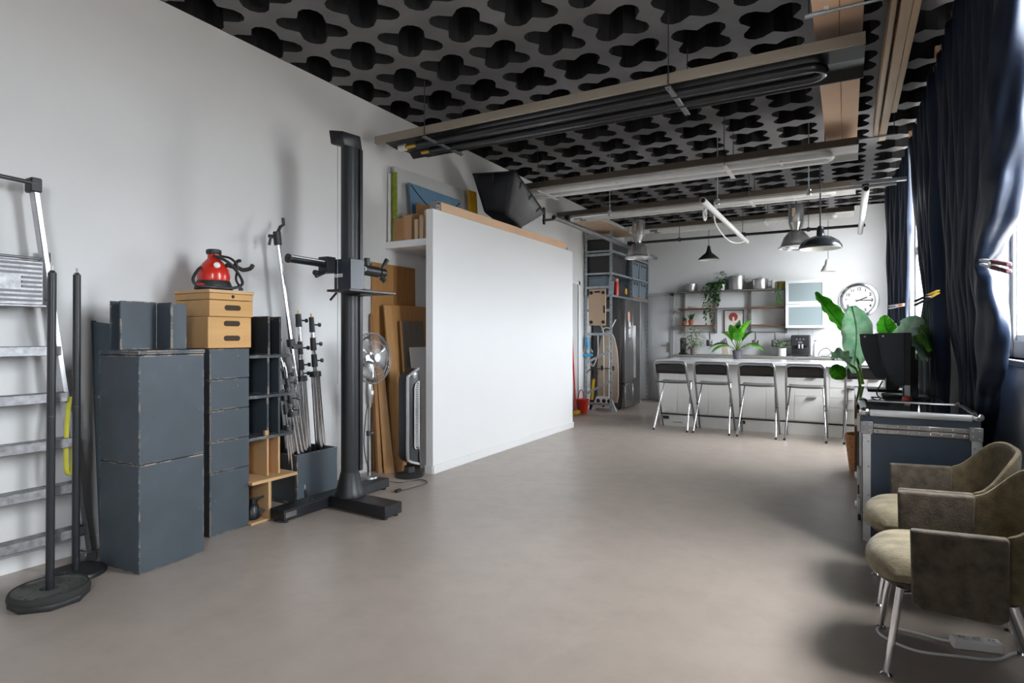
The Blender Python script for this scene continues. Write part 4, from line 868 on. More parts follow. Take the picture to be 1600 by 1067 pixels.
MB().tube(spline([(-3.60, 9.33, 1.25), (-3.60, 9.33, .95), (-3.68, 9.33, .74), (-3.74, 9.33, .82), (-3.76, 9.33, 1.0), (-3.745, 9.33, .72), (-3.75, 9.33, .48), (-3.78, 9.33, .38)], 6), .008, 6).build('cable', 'offw', t)
MB().tube(spline([(-3.80, 9.31, .36), (-3.80, 9.31, .55), (-3.76, 9.31, .66), (-3.66, 9.31, .69), (-3.55, 9.33, .70)], 6), .009, 6).build('black_cord', 'blackp', t)
t = thing('bucket', 'red plastic bucket with raised handle beside the storage rack', 'bucket', (-3.70, 8.93, 0))
MB().lathe([(.072, .0), (.075, .006), (.10, .215), (.106, .225), (.10, .225), (.07, .012)], (-3.70, 8.93, 0), 26).build('body', 'red', t)
MB().tube([V((-3.70, 8.93, .215))+V((.10*math.cos(a)*.75-.02, -.10*math.cos(a)*.6-.02, .16*math.sin(a))) for a in [PI*k/12 for k in range(13)]], .008, 6).build('handle', 'red', t)
t = thing('broom', 'red broom handle leaning in the corner behind the white partition', 'broom', (-3.74, 8.75, 0))
MB().cyl((-3.74, 8.72, .05), (-3.80, 8.72, 1.22), .014, n=10).build('stick', 'red', t)
MB().cyl((-3.80, 8.72, 1.22), (-3.81, 8.72, 1.30), .012, .007, 8).build('hanger', 'grey', t)
MB().box(-3.76, -3.70, 8.63, 8.83, .0, .06).build('head', 'yellow', t, bev=.01)

# fridge
t = thing('fridge', 'grey steel four-door fridge standing inside the storage rack', 'fridge', (-3.5, 10.03, 0))
FY0, FY1, FX = 9.62, 10.44, -3.225
B(-3.80, FX-.075, FY0, FY1, .03, 1.86).build('body', 'fside', t, bev=.006)
for y in (FY0+.05, FY1-.05): MB().cyl((FX-.12, y, 0), (FX-.12, y, .03), .02, n=8).build('foot', 'rubber', t)
ym = (FY0+FY1)/2
for (ya, yb) in ((FY0, ym-.003), (ym+.003, FY1)):
    for z0, z1 in ((.035, .425), (.445, 1.86)):
        dd = B(FX-.07, FX, ya, yb, z0, z1).build('door' if z0 > .4 else 'drawer_door', 'fridge', t, bev=.006)
for y in (ym-.03, ym+.03): MB().cyl((FX+.03, y, .52), (FX+.03, y, 1.42), .009, n=8).box(FX, FX+.034, y-.007, y+.007, .54, .56).box(FX, FX+.034, y-.007, y+.007, 1.38, 1.40).build('handle', 'chrome', t)
B(FX-.01, FX+.02, FY0+.02, FY1-.02, .425, .445).build('chrome_strip', 'chrome', t, bev=.003)
for k, (y, z, h) in enumerate(((9.76, 1.49, .16), (9.80, 1.40, .08), (9.79, 1.27, .09))): MB().box(FX, FX+.003, y, y+.10, z, z+h).build('note', ('ppink', 'paper', 'paper')[k], t)

# ------------------------------------------------------------------ kitchen: back counter, island
t = thing('back_counter', 'white base cabinets with grey worktop along the back wall', 'counter', (-1.0, 11.05, 0))
for k in range(5): B(-2.70+.64*k, -2.70+.64*k+.637, 10.80, 11.38, .10, .865).build('cabinet', 'cab', t, bev=.003)
B(-2.68, .48, 10.85, 11.38, 0, .10).build('plinth', 'cab', t)
B(-2.74, .56, 10.77, 11.386, .866, .905).build('worktop', 'stop', t, bev=.003)
t = thing('kitchen_island', 'long white kitchen island with white worktop behind the stools', 'island', (-.9, 8.75, 0))
IY = 8.30; IX1 = .36
B(-2.29, IX1, IY+.022, 9.15, .165, .862).build('carcass', 'cab', t)
B(-2.27, IX1, IY+.012, 9.10, 0, .145).build('plinth', 'cab', t)
B(-2.26, IX1-.02, IY+.03, 9.08, .145, .165).build('shadow_gap', 'gap', t)
B(-2.315, IX1+.03, IY-.09, 9.20, .864, .908).build('worktop', 'wtop', t, bev=.004)
xs = [-2.29, -2.04, -1.62, -1.228, -.90, -.572]
for a, b in zip(xs, xs[1:]): B(a+.002, b-.002, IY, IY+.02, .18, .858).build('door_panel', 'cab', t, bev=.002)
for (a, b, zs) in ((-.572, -.18, (.18, .49, .735, .858)), (-.18, .22, (.18, .36, .483, .605, .735, .858)), (.22, .36, (.18, .36, .483, .605, .735, .858))):
    for z0, z1 in zip(zs, zs[1:]):
        dr = B(a+.002, b-.002, IY, IY+.02, z0+.002, z1-.002).build('drawer_front', 'cab', t, bev=.002)
        MB().box((a+b)/2-.05, (a+b)/2+.05, IY-.022, IY, z1-.022, z1-.012).build('handle', 'steel', dr)
for x in (-2.24, -1.24): MB().box(x, x+.085, IY-.002, IY+.013, .088, .128).build('vent', 'gap', t)
MB().box(-2.10, -1.97, IY+.008, IY+.0125, .045, .055).build('plinth_grip', 'grey', t)

# bar stools
def stool():
    t = thing('bar_stool', 'folding bar stool with dark backrest, first from the fridge end', 'stool', (0, 0, 0), 0, 'folding bar stools along the island')
    w = .205
    def fr(y0, z0, y1, z1, yt, zt, ww, r, nm, m):           # an inverted U of tube
        pts = [(-ww-.02, y0, z0), (-ww, y1, z1)]+[(-ww+.05*(1-math.cos(a)), yt+(y1-yt)*0, zt-.05+.05*math.sin(a)) for a in [PI/8*k for k in range(1, 5)]]
        q = [(-x, y, z) for x, y, z in pts[::-1]]
        return MB().tube(pts+q, r, 10).build(nm, m, t)
    fr(.45, 0, .04, .74, -.01, .905, w, .0135, 'back_frame', 'stoolf')
    for s in (-1, 1):
        MB().cyl((s*(w+.015), 0, 0), (s*(w-.025), .36, .625), .0105, n=10).build('leg', 'chrome', t)
        MB().cyl((s*(w+.0155), -.004, 0), (s*(w+.015), .008, .022), .0135, n=10).build('rubber_foot', 'rubber', t); MB().cyl((s*(w+.021), .452, 0), (s*(w+.0195), .445, .02), .0135, n=10).build('rubber_foot', 'rubber', t)
        MB().cyl((s*(w+.02), .20, .36), (s*(w-.012), .205, .36), .006, n=8).build('pivot', 'dgrey', t)
    P = [[(-w+.016+(2*w-.032)*i/10, .006+.014*(i/5-1)**2*-1+.040*(1-j/3), .752+.132*j/3-(.02*max(0, abs(i/5-1)-.75)*4 if j == 3 else 0)) for j in range(4)] for i in range(11)]
    MB().grid(P).build('backrest', 'stoolb', t, solid=.010)
    P = [[(-w+.012+(2*w-.024)*i/8, .02+.36*j/6, .628+.012*((j/3-1)**2)-.006*(1-(i/4-1)**2)) for j in range(7)] for i in range(9)]
    MB().grid(P).build('seat', 'seatg', t, solid=.016)
    MB().cyl((-w+.01, .37, .615), (w-.01, .37, .615), .009, n=8).build('seat_bar', 'stoolf', t)
    MB().cyl((-w-.008, .29, .19), (w+.008, .29, .19), .0085, n=8).build('foot_bar', 'blackm', t)
    return t
st = stool(); st.location = (-2.005, 7.79, 0); st.rotation_euler = (0, 0, -.03)
for x, y, r, s in ((-1.492, 7.79, 0, 'second folding bar stool from the fridge end of the island'), (-.955, 7.775, 0, 'third folding bar stool from the fridge end of the island'), (-.42, 7.775, .01, 'fourth folding bar stool, last before the table with monitors'), (.20, 7.80, .0, 'folding bar stool half hidden behind the big-leaved plant and table')):
    dup(st, (x, y, 0), r, s)

# wall shelving above the counter
SY0, SY1 = 11.13, 11.36
t = thing('wall_shelf_unit', 'open wall shelf unit with three bays holding pots and plants', 'shelf', (-1.8, 11.3, 1.3))
for x in (-2.668, -2.085, -1.50, -.916):
    lo = 1.29
    MB().box(x-.022, x+.022, SY1-.02, YB-.013, lo, 2.06).build('upright', 'shelfm', t, bev=.003)
    for z in (2.045, 1.725, 1.42): 
        if z == 1.42 and False: continue
        MB().prism([(x-.006, SY1-.02, z-.012), (x-.006, SY0+.01, z-.012), (x-.006, SY0+.01, z-.024), (x-.006, SY1-.02, z-.065)], (.012, 0, 0)).build('bracket', 'shelfm', t)
B(-2.74, -.905, SY0-.01, SY1, 2.035, 2.06).build('top_shelf', 'shelfm', t, bev=.003)
for x0, x1 in ((-2.72, -2.06), (-1.53, -.905)):
    for z in (1.735, 1.43): B(x0, x1, SY0, SY1, z-.011, z+.011).build('shelf_board', 'walnut', t, bev=.002)
B(-2.08, -1.52, SY0+.02, SY1, 1.733, 1.745).build('glass_shelf', 'shelfm', t)
for x0, x1 in ((-2.66, -2.09), (-1.50, -.92)): MB().cyl((x0, SY0+.10, 1.31), (x1, SY0+.10, 1.31), .008, n=8).build('hook_rail', 'steel', t)
t = thing('wall_cabinet', 'white wall cabinet with two frosted glass flap doors', 'cabinet', (-.59, 11.2, 1.37))
B(-.893, -.293, 11.055, 11.385, 1.372, 2.172).build('carcass', 'cab', t, bev=.003)
for z0, z1 in ((1.374, 1.769), (1.775, 2.170)):
    f = MB(); g = .045; x0, x1, ya, yb = -.892, -.294, 11.030, 11.052
    f.box(x0, x0+g, ya, yb, z0, z1).box(x1-g, x1, ya, yb, z0, z1).box(x0+g, x1-g, ya, yb, z0, z0+g).box(x0+g, x1-g, ya, yb, z1-g, z1)
    dd = f.build('door', 'wwhite', t, bev=.002)
    B(x0+g, x1-g, 11.038, 11.044, z0+g, z1-g).build('frosted_pane', 'frost', dd)
    B(x0+g, x1-g, 11.050, 11.054, z0+g, z1-g).build('interior', 'bin', dd)
# clock
t = thing('wall_clock', 'large round chrome wall clock with black numerals on the back wall', 'clock', (.185, YB, 1.83))
cx, cz, R = .185, 1.83, .285; rot = Matrix.Rotation(PI/2, 4, 'X')
MB().lathe([(R+.01, 0), (R+.01, .03), (R-.005, .055), (R-.035, .06), (R-.05, .045), (R-.052, .02)], (cx, YB-.002, cz), 56, rot, cap=False).build('rim', 'chrome', t)
MB().cyl((cx, YB-.022, cz), (cx, YB-.014, cz), R-.045, n=56).build('face', 'face', t)
def text(s, x, z, size, y, par, nm, m):
    c = bpy.data.curves.new(nm, 'FONT'); c.body = s; c.size = size; c.align_x = 'CENTER'; c.align_y = 'CENTER'; c.extrude = .0015; c.offset = .002
    o = bpy.data.objects.new(nm, c); COL.objects.link(o); c.materials.append(M[m]); o.parent = par
    bpy.context.view_layer.update(); me = bpy.data.meshes.new_from_object(o.evaluated_get(bpy.context.evaluated_depsgraph_get()))
    bpy.data.objects.remove(o); me.name = nm; o = bpy.data.objects.new(nm, me); COL.objects.link(o); o.parent = par
    o.matrix_local = mat_of(par).inverted() @ Matrix.Translation((x, y, z)) @ Matrix.Rotation(PI/2, 4, 'X'); return o
for k in range(1, 13):
    a = PI/2-2*PI*k/12; text(str(k), cx+.185*math.cos(a), cz+.185*math.sin(a), .066, YB-.0235, t, 'numeral', 'ink')
tk = MB()
for k in range(60):
    a = 2*PI*k/60; m = Matrix.Translation((cx+.225*math.cos(a), YB-.0225, cz+.225*math.sin(a))) @ Matrix.Rotation(-a, 4, 'Y')
    tk.box(-.006, .006, -.001, .001, -.0012, .0012, m=m)
tag(tk.build('minute_marks', 'ink', t), kind='stuff')
def hand(ang, ln, w, tail, y):
    m = Matrix.Translation((cx, y, cz)) @ Matrix.Rotation(-ang, 4, 'Y')
    MB().prism([m @ V(p) for p in ((-tail, 0, -w*.8), (ln*.8, 0, -w), (ln, 0, 0), (ln*.8, 0, w), (-tail, 0, w*.8))], (0, -.003, 0)).build('hand', 'ink', t)
hand(math.radians(23), .14, .010, .05, YB-.027); hand(math.radians(-1), .20, .008, .055, YB-.031); hand(math.radians(-2), .225, .002, .06, YB-.035)
MB().cyl((cx, YB-.04, cz), (cx, YB-.02, cz), .012, n=12).build('hub', 'ink', t)

# ---- pots and pans
TZ = 2.0605
def pan(name, label, x, r, h, hand=2, lid=True, y=11.24, z=TZ, m='steel'):
    t = thing(name, label, 'pot', (x, y, z))
    MB().lathe([(r*.96, z), (r, z+.012), (r, z+h), (r*1.04, z+h+.004), (r*.97, z+h+.004)], (x, y, 0), 32).build('body', m, t)
    if lid:
        l = MB().lathe([(r*1.03, z+h+.005), (r*1.03, z+h+.012), (r*.7, z+h+.028), (.02, z+h+.034)], (x, y, 0), 32).build('lid', m, t)
        MB().tube(arc((x, y, z+h+.03), .03, 0, PI, 8, 'xz'), .006, 6).build('lid_handle', m, l)
    for s in ((-1, 1) if hand == 2 else ()):
        MB().tube([(x+s*r, y-.04, z+h*.8), (x+s*(r+.035), y-.035, z+h*.8+.004), (x+s*(r+.035), y+.035, z+h*.8+.004), (x+s*r, y+.04, z+h*.8)], .006, 6).build('handle', m, t)
    if hand == 1: MB().cyl((x+r, y, z+h*.85), (x+r+.12, y-.02, z+h*.9), .011, n=8).build('handle', m, t)
    return t
pan('saucepan', 'small lidded steel saucepan at the left end of the top shelf', -2.50, .105, .125)
pan('stock_pot', 'tall steel stock pot on the top shelf right of the trailing plant', -1.70, .135, .235)
pan('casserole', 'wide low steel casserole with lid on the top shelf', -1.315, .13, .165)
pan('small_pot', 'small pale lidless pot beside the basket plant on the top shelf', -1.10, .04, .14, 0, False, m='white')
for k, (x, s) in enumerate(((-2.175, 'left'), (-1.395, 'middle'), (-1.08, 'right'))):
    y = SY0+.10; zb = 1.055; t = thing('hanging_saucepan', 'tiny steel saucepan on the rail, %s of three' % s, 'pot', (x, y, zb))
    MB().lathe([(.052, zb), (.056, zb+.008), (.056, zb+.115), (.053, zb+.115), (.05, zb+.012)], (x, y, 0), 22).build('body', 'steeld', t)
    MB().prism([(x-.012, y+.054, zb+.10), (x+.012, y+.054, zb+.10), (x+.01, y+.012, 1.30), (x-.01, y+.012, 1.30)], (0, .004, 0)).build('handle', 'steel', t)
o = MB().lathe([(.06, 1.7465), (.09, 1.752), (.10, 1.775), (.09, 1.785), (.02, 1.79)], (-2.46, 11.24, 0), 20).build('dish', 'white'); tag(o, 'white dish on the upper wooden shelf under the saucepan', 'dish')
# ---- plants
def leaf_mesh(p0, d, ln, wd, droop=.25, curl=.15, n=7, up=V((0, 0, 1))):
    d = V(d).normalized(); sd = d.cross(up); sd = sd.normalized() if sd.length > .05 else V((1, 0, 0)); nn = sd.cross(d).normalized(); P = []
    for i in range(n):
        s = i/(n-1); w = wd*(math.sin(PI*min(1, s*.92+.06))**.8)*(1-.25*s); c = V(p0)+d*ln*s-V((0, 0, 1))*droop*ln*s*s
        P.append([c-sd*w*.5+nn*curl*w, c-sd*w*.25+nn*curl*w*.3, c, c+sd*w*.25+nn*curl*w*.3, c+sd*w*.5+nn*curl*w])
    return P
def pot(t, x, y, z, r, h, m, r2=None):
    r2 = r*.72 if r2 is None else r2
    p = MB().lathe([(r2, z), (r, z+h*.9), (r*1.04, z+h*.9), (r*1.04, z+h), (r*.93, z+h), (r*.9, z+h*.92)], (x, y, 0), 24).build('pot', m, t)
    MB().cyl((x, y, z+h*.86), (x, y, z+h*.9), r*.9, n=20).build('soil', 'soil', p)
def bushy(t, c, n, R, sz, m, kind='foliage', down=0, seed=1):
    rnd = random.Random(seed); mb = MB()
    for k in range(n):
        while True:
            q = V((rnd.uniform(-1, 1), rnd.uniform(-1, 1), rnd.uniform(-1, 1)))
            if .25 < q.length < 1: break
        p = V(c)+V((q.x*R[0], q.y*R[1], q.z*R[2])); dd = V((q.x, q.y, q.z*.4+rnd.uniform(-.3, .5)))
        mb.grid(leaf_mesh(p, dd, sz*rnd.uniform(.7, 1.25), sz*.55, .4, .1, 4))
    return tag(mb.build(kind, m, t), kind='stuff')
t = thing('trailing_plant', 'trailing green plant in a white pot spilling from the top shelf', 'plant', (-2.02, 11.22, TZ))
pot(t, -1.97, 11.24, TZ, .075, .12, 'white', .065)
bushy(t, (-1.98, 11.2, TZ+.20), 90, (.12, .10, .15), .06, 'leafd', seed=3)
rnd = random.Random(5); vm = MB(); lm = MB()
for k in range(7):
    x = -2.24+.045*k; L = rnd.uniform(.25, .58)*(1 if k < 4 else .45); p = spline([(-1.98, 11.18, TZ+.13), (x+.06, 11.06, TZ+.13), (x, 11.04, TZ-.02), (x+.02*rnd.uniform(-1, 1), 11.04, TZ-.02-L*.5), (x+.03*rnd.uniform(-1, 1), 11.04, TZ-.02-L)], 6)
    vm.tube(p, .003, 4)
    for q in p[3:]:
        for j in range(2): lm.grid(leaf_mesh(q, (rnd.uniform(-1, 1), rnd.uniform(-1, -.1), rnd.uniform(-.6, .2)), .06, .038, .3, .1, 4))
tag(vm.build('stems', 'stem', t), kind='stuff'); tag(lm.build('leaves', 'leafd', t), kind='stuff')
t = thing('basket_plant', 'ferny plant in a gold wicker basket at the right end of the top shelf', 'plant', (-.98, 11.22, TZ))
pot(t, -.98, 11.22, TZ, .07, .11, 'basket', .06)
rnd = random.Random(9); lm = MB()
for k in range(110):
    a = rnd.uniform(0, 2*PI); lm.grid(leaf_mesh((-.985+.04*math.cos(a), 11.22+.04*math.sin(a), TZ+.10), (math.cos(a), math.sin(a), rnd.uniform(.3, 1.3)), rnd.uniform(.05, .085), .018, .5, .1, 5))
for k in range(5):
    for j in range(9): lm.grid(leaf_mesh((-1.05+.02*k, 11.09, TZ+.03-.035*j), (rnd.uniform(-1, 1), -.4, rnd.uniform(-.7, 0)), .05, .022, .3, .1, 4))
tag(lm.build('fronds', 'leaf', t), kind='stuff')
for k, (x, r, h, s, lh) in enumerate(((-2.615, .036, .075, 'smaller cactus in a terracotta pot, at the shelf upright', .06), (-2.50, .05, .095, 'larger spiky plant in a terracotta pot on the low shelf', .15))):
    t = thing('potted_cactus', s, 'plant', (x, 11.22, 1.4415)); pot(t, x, 11.22, 1.4415, r, h, 'terra'); mb = MB(); rnd = random.Random(20+k)
    if k == 0: mb.ball((x, 11.22, 1.4415+h+.02), .035, (1, 1, 1.2), 10).build('cactus_body', 'leafd', t)
    else:
        for j in range(26):
            a = rnd.uniform(0, 2*PI); mb.grid(leaf_mesh((x+.02*math.cos(a), 11.22+.02*math.sin(a), 1.44+h*.9), (math.cos(a)*.5, math.sin(a)*.5, 1.2), lh*rnd.uniform(.6, 1.1), .022, .0, .2, 5))
        tag(mb.build('spikes', 'leafd', t), kind='stuff')
CZ = .9055
t = thing('variegated_plant', 'bushy cream and green plant in a grey pot at the left end of the counter', 'plant', (-2.40, 10.95, CZ))
pot(t, -2.39, 10.92, CZ, .065, .125, 'potg'); bushy(t, (-2.41, 10.92, CZ+.30), 170, (.19, .15, .20), .075, 'leafv', seed=11)
st_ = MB()
for k in range(6): st_.cyl((-2.39, 10.92, CZ+.11), (-2.40+.1*math.cos(k), 10.92+.1*math.sin(k), CZ+.30), .004, n=5)
tag(st_.build('stems', 'stem', t), kind='stuff')
IZ = .9085
t = thing('big_leaf_plant', 'broad-leaved bright green plant in a mauve-grey pot on the island', 'plant', (-1.375, 9.10, IZ))
gx, gy = -1.375, 9.10
pot(t, gx, gy, IZ-.0, .066, .125, 'pots', .048)
rnd = random.Random(4)
LV = [((.10, -.05, 1), .34, .15, .10), ((.35, -.15, 1), .40, .15, .2), ((-.5, -.3, .75), .30, .15, .35), ((-1, -.3, .35), .33, .17, .55), ((-.85, -.55, .15), .28, .15, .5), ((.9, -.3, .2), .30, .12, .45), ((1, .2, .35), .28, .11, .5), ((.2, -.7, .9), .30, .13, .3), ((-.1, .5, .9), .26, .13, .3), ((.55, .3, .8), .30, .13, .25), ((.5, -.1, 1.2), .46, .14, .22), ((-.2, -.4, 1.1), .32, .15, .18)]
for k, (d, ln, wd, dr_) in enumerate(LV):
    d = V(d); b0 = V((gx, gy, IZ+.10)); s0 = b0+d.normalized()*.13+V((0, 0, .06))
    lf = MB().grid(leaf_mesh(s0, d, ln*.9, wd*1.35, dr_, .16, 9)).build('leaf', 'leaf' if k % 3 else 'leafd', t)
    MB().tube([b0, b0.lerp(s0, .5)+V((0, 0, .02)), s0], .006, 6).build('leaf_stalk', 'stem', lf)
t = thing('white_pot_plant', 'small leafy plant in a white pot beside the coffee machine', 'plant', (-.87, 10.0, IZ))
gx, gy = -.93, 10.86
pot(t, gx, gy, CZ, .062, .13, 'white', .06)
for k in range(14):
    a = k*2.4; b0 = V((gx, gy, CZ+.12)); d = V((math.cos(a), math.sin(a), .5+.06*k)); s0 = b0+d.normalized()*(.06+.006*k)
    lf = MB().grid(leaf_mesh(s0, d, .10, .065, .5, .12, 6)).build('leaf', 'leafd' if k % 2 else 'leafp', t)
    MB().tube([b0, s0], .003, 5).build('leaf_stalk', 'stem', lf)
# ---- counter objects
t = thing('knife_block', 'pale wooden knife block with dark knife handles on the counter', 'knife block', (-1.86, 10.95, CZ))
mk = Matrix.Translation((-1.84, 10.93, CZ)) @ Matrix.Rotation(math.radians(-8), 4, 'Y')
MB().prism([mk @ V(p) for p in ((-.055, 0, .008), (.05, 0, .0), (.05, 0, .20), (-.055, 0, .16))], (0, .12, 0)).build('block', 'blockw', t, bev=.004)
for k in range(4): MB().cyl(mk @ V((-.04+.026*k, .05+.02*(k % 2), .165+.01*k)), mk @ V((-.052+.026*k, .05, .26+.012*k)), .010, n=8).build('knife_handle', 'maroon', t)
t = thing('coffee_machine', 'black bean-to-cup coffee machine on the counter under the wall cabinet', 'coffee machine', (-.66, 11.05, CZ))
cx0, cx1, cy0, cy1 = -.795, -.52, 10.84, 11.25
B(cx0, cx1, cy0+.10, cy1, CZ, CZ+.35).build('body', 'blackp', t, bev=.012, seg=2)
B(cx0, cx1, cy0, cy0+.098, CZ+.17, CZ+.345).build('front_panel', 'blackm', t, bev=.01)
B(cx0+.01, cx1-.01, cy0-.02, cy0+.098, CZ, CZ+.035).build('drip_tray', 'blackm', t, bev=.004)
MB().cyl(((cx0+cx1)/2-.02, cy0-.01, CZ+.13), ((cx0+cx1)/2-.02, cy0-.01, CZ+.2), .018, n=10).cyl(((cx0+cx1)/2+.03, cy0-.01, CZ+.13), ((cx0+cx1)/2+.03, cy0-.01, CZ+.2), .018, n=10).build('spout', 'steel', t)
for k in range(3): MB().cyl(((cx0+cx1)/2-.05+.05*k, cy0-.006, CZ+.28), ((cx0+cx1)/2-.05+.05*k, cy0, CZ+.28), .013, n=12).build('button', 'grey', t)
MB().box((cx0+cx1)/2-.03, (cx0+cx1)/2+.03, cy0-.003, cy0, CZ+.215, CZ+.245).build('display', 'grey', t)
t = thing('milk_jug', 'slim white bottle on the counter right of the coffee machine', 'bottle', (-.44, 10.98, CZ))
MB().lathe([(.03, CZ), (.034, CZ+.01), (.032, CZ+.18), (.014, CZ+.22), (.014, CZ+.25)], (-.44, 10.98, 0), 18).build('body', 'white', t)
MB().cyl((-.44, 10.98, CZ+.25), (-.44, 10.98, CZ+.265), .016, n=12).build('cap', 'blackp', t)
t = thing('soap_bottle', 'orange-pink soap bottle on the counter below the clock', 'bottle', (.17, 11.05, CZ))
MB().lathe([(.05, CZ), (.055, CZ+.012), (.055, CZ+.13), (.025, CZ+.165), (.02, CZ+.18)], (.145, 11.05, 0), 20).build('body', 'orange', t)
MB().cyl((.145, 11.05, CZ+.18), (.145, 11.05, CZ+.22), .016, n=10).cyl((.145, 11.05, CZ+.22), (.10, 11.03, CZ+.22), .007, n=6).build('pump', 'orange', t)
t = thing('speaker', 'small black speaker at the left end of the counter', 'speaker', (-2.60, 11.12, CZ))
B(-2.66, -2.57, 11.05, 11.16, CZ+.03, CZ+.30).build('cabinet', 'blackm', t, bev=.006)
B(-2.68, -2.55, 11.03, 11.17, CZ, CZ+.03).build('stand', 'blackp', t, bev=.003)
for z, r in ((.11, .03), (.22, .02)): MB().cyl((-2.615, 11.046, CZ+z), (-2.615, 11.05, CZ+z), r, n=16).build('cone', 'dgrey', t)
t = thing('appliance_cable', 'thin black cord looping on the counter beside the coffee machine', 'cable', (-.36, 11.05, CZ))
MB().tube(spline([(-.52, 11.1, CZ+.006), (-.42, 11.0, CZ+.006), (-.36, 11.05, CZ+.10), (-.28, 11.1, CZ+.13), (-.22, 11.08, CZ+.08), (-.26, 11.05, CZ+.01), (-.36, 11.02, CZ+.006)], 6), .005, 6).build('cord', 'blackp', t)
# framed print
t = thing('framed_print', 'black framed print with a red disc behind the island plant', 'picture', (-1.80, 11.38, 1.30))
x0, x1, z0, z1, yy = -1.945, -1.605, 1.305, 1.715, YB-.014
MB().box(x0, x0+.014, yy-.012, yy, z0, z1).box(x1-.014, x1, yy-.012, yy, z0, z1).box(x0, x1, yy-.012, yy, z0, z0+.014).box(x0, x1, yy-.012, yy, z1-.014, z1).build('frame', 'blackm', t)
B(x0+.013, x1-.013, yy-.005, yy-.001, z0+.013, z1-.013).build('paper', 'paper', t)
MB().cyl((-1.785, yy-.0065, 1.585), (-1.785, yy-.005, 1.585), .078, n=28).build('printed_disc', 'pred', t)
MB().prism([(-1.80, yy-.0068, 1.585), (-1.77, yy-.0068, 1.585), (-1.755, yy-.0068, 1.48), (-1.80, yy-.0068, 1.48)], (0, .0015, 0)).build('printed_stem', 'paper', t)
MB().cyl((-1.735, yy-.0066, 1.43), (-1.735, yy-.005, 1.43), .05, n=20).build('printed_disc', 'ppink', t)
MB().box(-1.82, -1.70, yy-.0066, yy-.005, 1.385, 1.392).build('printed_line', 'navy', t)
# kitchen tap region: small wall hook by the tiles
o = MB().cyl((.02, YB-.05, 1.42), (.02, YB-.014, 1.42), .02, n=12).cyl((.02, YB-.03, 1.42), (.02, YB-.04, 1.30), .006, n=6).build('wall_hook', 'steel'); tag(o, 'small steel hook on the back wall above the tiles', 'hook')

# ------------------------------------------------------------------ right side: flight case, desk, monitors, plants
t = thing('flight_case', 'big black flight case with aluminium edges and riveted strips', 'case', (.35, 4.18, 0))
X0, X1, Y0, Y1, ZS, ZT = .075, .615, 3.87, 4.47, .735, .835
e = .028
B(X0+.006, X1-.006, Y0+.006, Y1-.006, .10, ZS-.003).build('body_panel', 'flight', t)
B(X0+.006, X1-.006, Y0+.006, Y1-.006, ZS+.003, ZT-.012).build('lid_panel', 'flight', t)
for x in (X0, X1):
    s = 1 if x == X0 else -1
    for y in (Y0, Y1):
        q = 1 if y == Y0 else -1
        c = MB().box(min(x, x+s*.045), max(x, x+s*.045), min(y, y+q*.008), max(y, y+q*.008), .10, ZS-.03).box(min(x, x+s*.008), max(x, x+s*.008), min(y, y+q*.045), max(y, y+q*.045), .10, ZS-.03).build('corner_profile', 'alu', t, bev=.002)
        if y == Y0:
            for z in (.2, .36, .52, .66): MB().cyl((x+s*.034, Y0-.003, z), (x+s*.034, Y0+.004, z), .005, n=8).build('rivet', 'grey', c)
        MB().ball((x+s*.018, y+q*.018, ZT-.012), .030, (1, 1, .85), 14).build('ball_corner', 'chrome', t)
        br = MB().box(min(x-s*.003, x+s*.055), max(x-s*.003, x+s*.055), min(y-q*.003, y+q*.006), max(y-q*.003, y+q*.006), ZS-.035, ZS+.035).build('corner_brace', 'grey', t, bev=.002)
        if y == Y0:
            for dx, dz in ((.012, -.022), (.04, -.012), (.012, .02), (.04, .02)): MB().cyl((x+s*dx, Y0-.007, ZS+dz), (x+s*dx, Y0-.002, ZS+dz), .0055, n=8).build('rivet', 'steel', br)
for z0, z1, m in ((ZS-.028, ZS-.002, 'grey'), (ZS+.002, ZS+.026, 'grey')):
    b = MB().box(X0+.057, X1-.057, Y0-.001, Y0+.007, z0, z1).build('riveted_strip', 'steel', t, bev=.002)
    for k in range(9): MB().ball((X0+.075+k*.0488, Y0-.001, (z0+z1)/2), .0055, (1, .6, 1), 8).build('rivet', 'chrome', b)
for q in ((X0+.04, X1-.04, Y0-.002, Y0+.03), (X0+.04, X1-.04, Y1-.03, Y1+.002)): B(q[0], q[1], q[2], q[3], ZT-.035, ZT).build('edge_rail', 'alu', t, bev=.008, seg=2)
for q in ((X0-.002, X0+.03, Y0+.04, Y1-.04), (X1-.03, X1+.002, Y0+.04, Y1-.04)): B(q[0], q[1], q[2], q[3], ZT-.035, ZT).build('edge_rail', 'alu', t, bev=.008, seg=2)
B(X0+.03, X1-.03, Y0+.03, Y1-.03, ZT-.012, ZT-.005).build('lid_top', 'gloss', t)
for z in (ZS, .42, .25): MB().box(X0-.018, X0+.001, 4.05, 4.13, z-.05, z+.05).cyl((X0-.02, 4.09, z-.02), (X0-.02, 4.09, z+.02), .012, n=8).build('butterfly_latch', 'steel', t, bev=.003)
for x in (X0+.07, X1-.07):
    for y in (Y0+.07, Y1-.07):
        w_ = MB().cyl((x-.018, y, .042), (x+.018, y, .042), .042, n=18).build('caster', 'rubber', t)
        MB().box(x-.028, x+.028, y-.03, y+.03, .07, .10).build('caster_plate', 'galv', w_)
t = thing('desk', 'black glossy desk with dark legs behind the flight case', 'desk', (.34, 5.45, 0))
DX0, DX1, DY0, DY1, DZ = .06, .565, 4.62, 6.32, .785
B(DX0, DX1, DY0, DY1, DZ-.03, DZ).build('desktop', 'gloss', t, bev=.003)
B(DX0+.004, DX0+.035, 6.0, 6.10, 0, DZ-.031).build('leg', 'walnut', t, bev=.002)
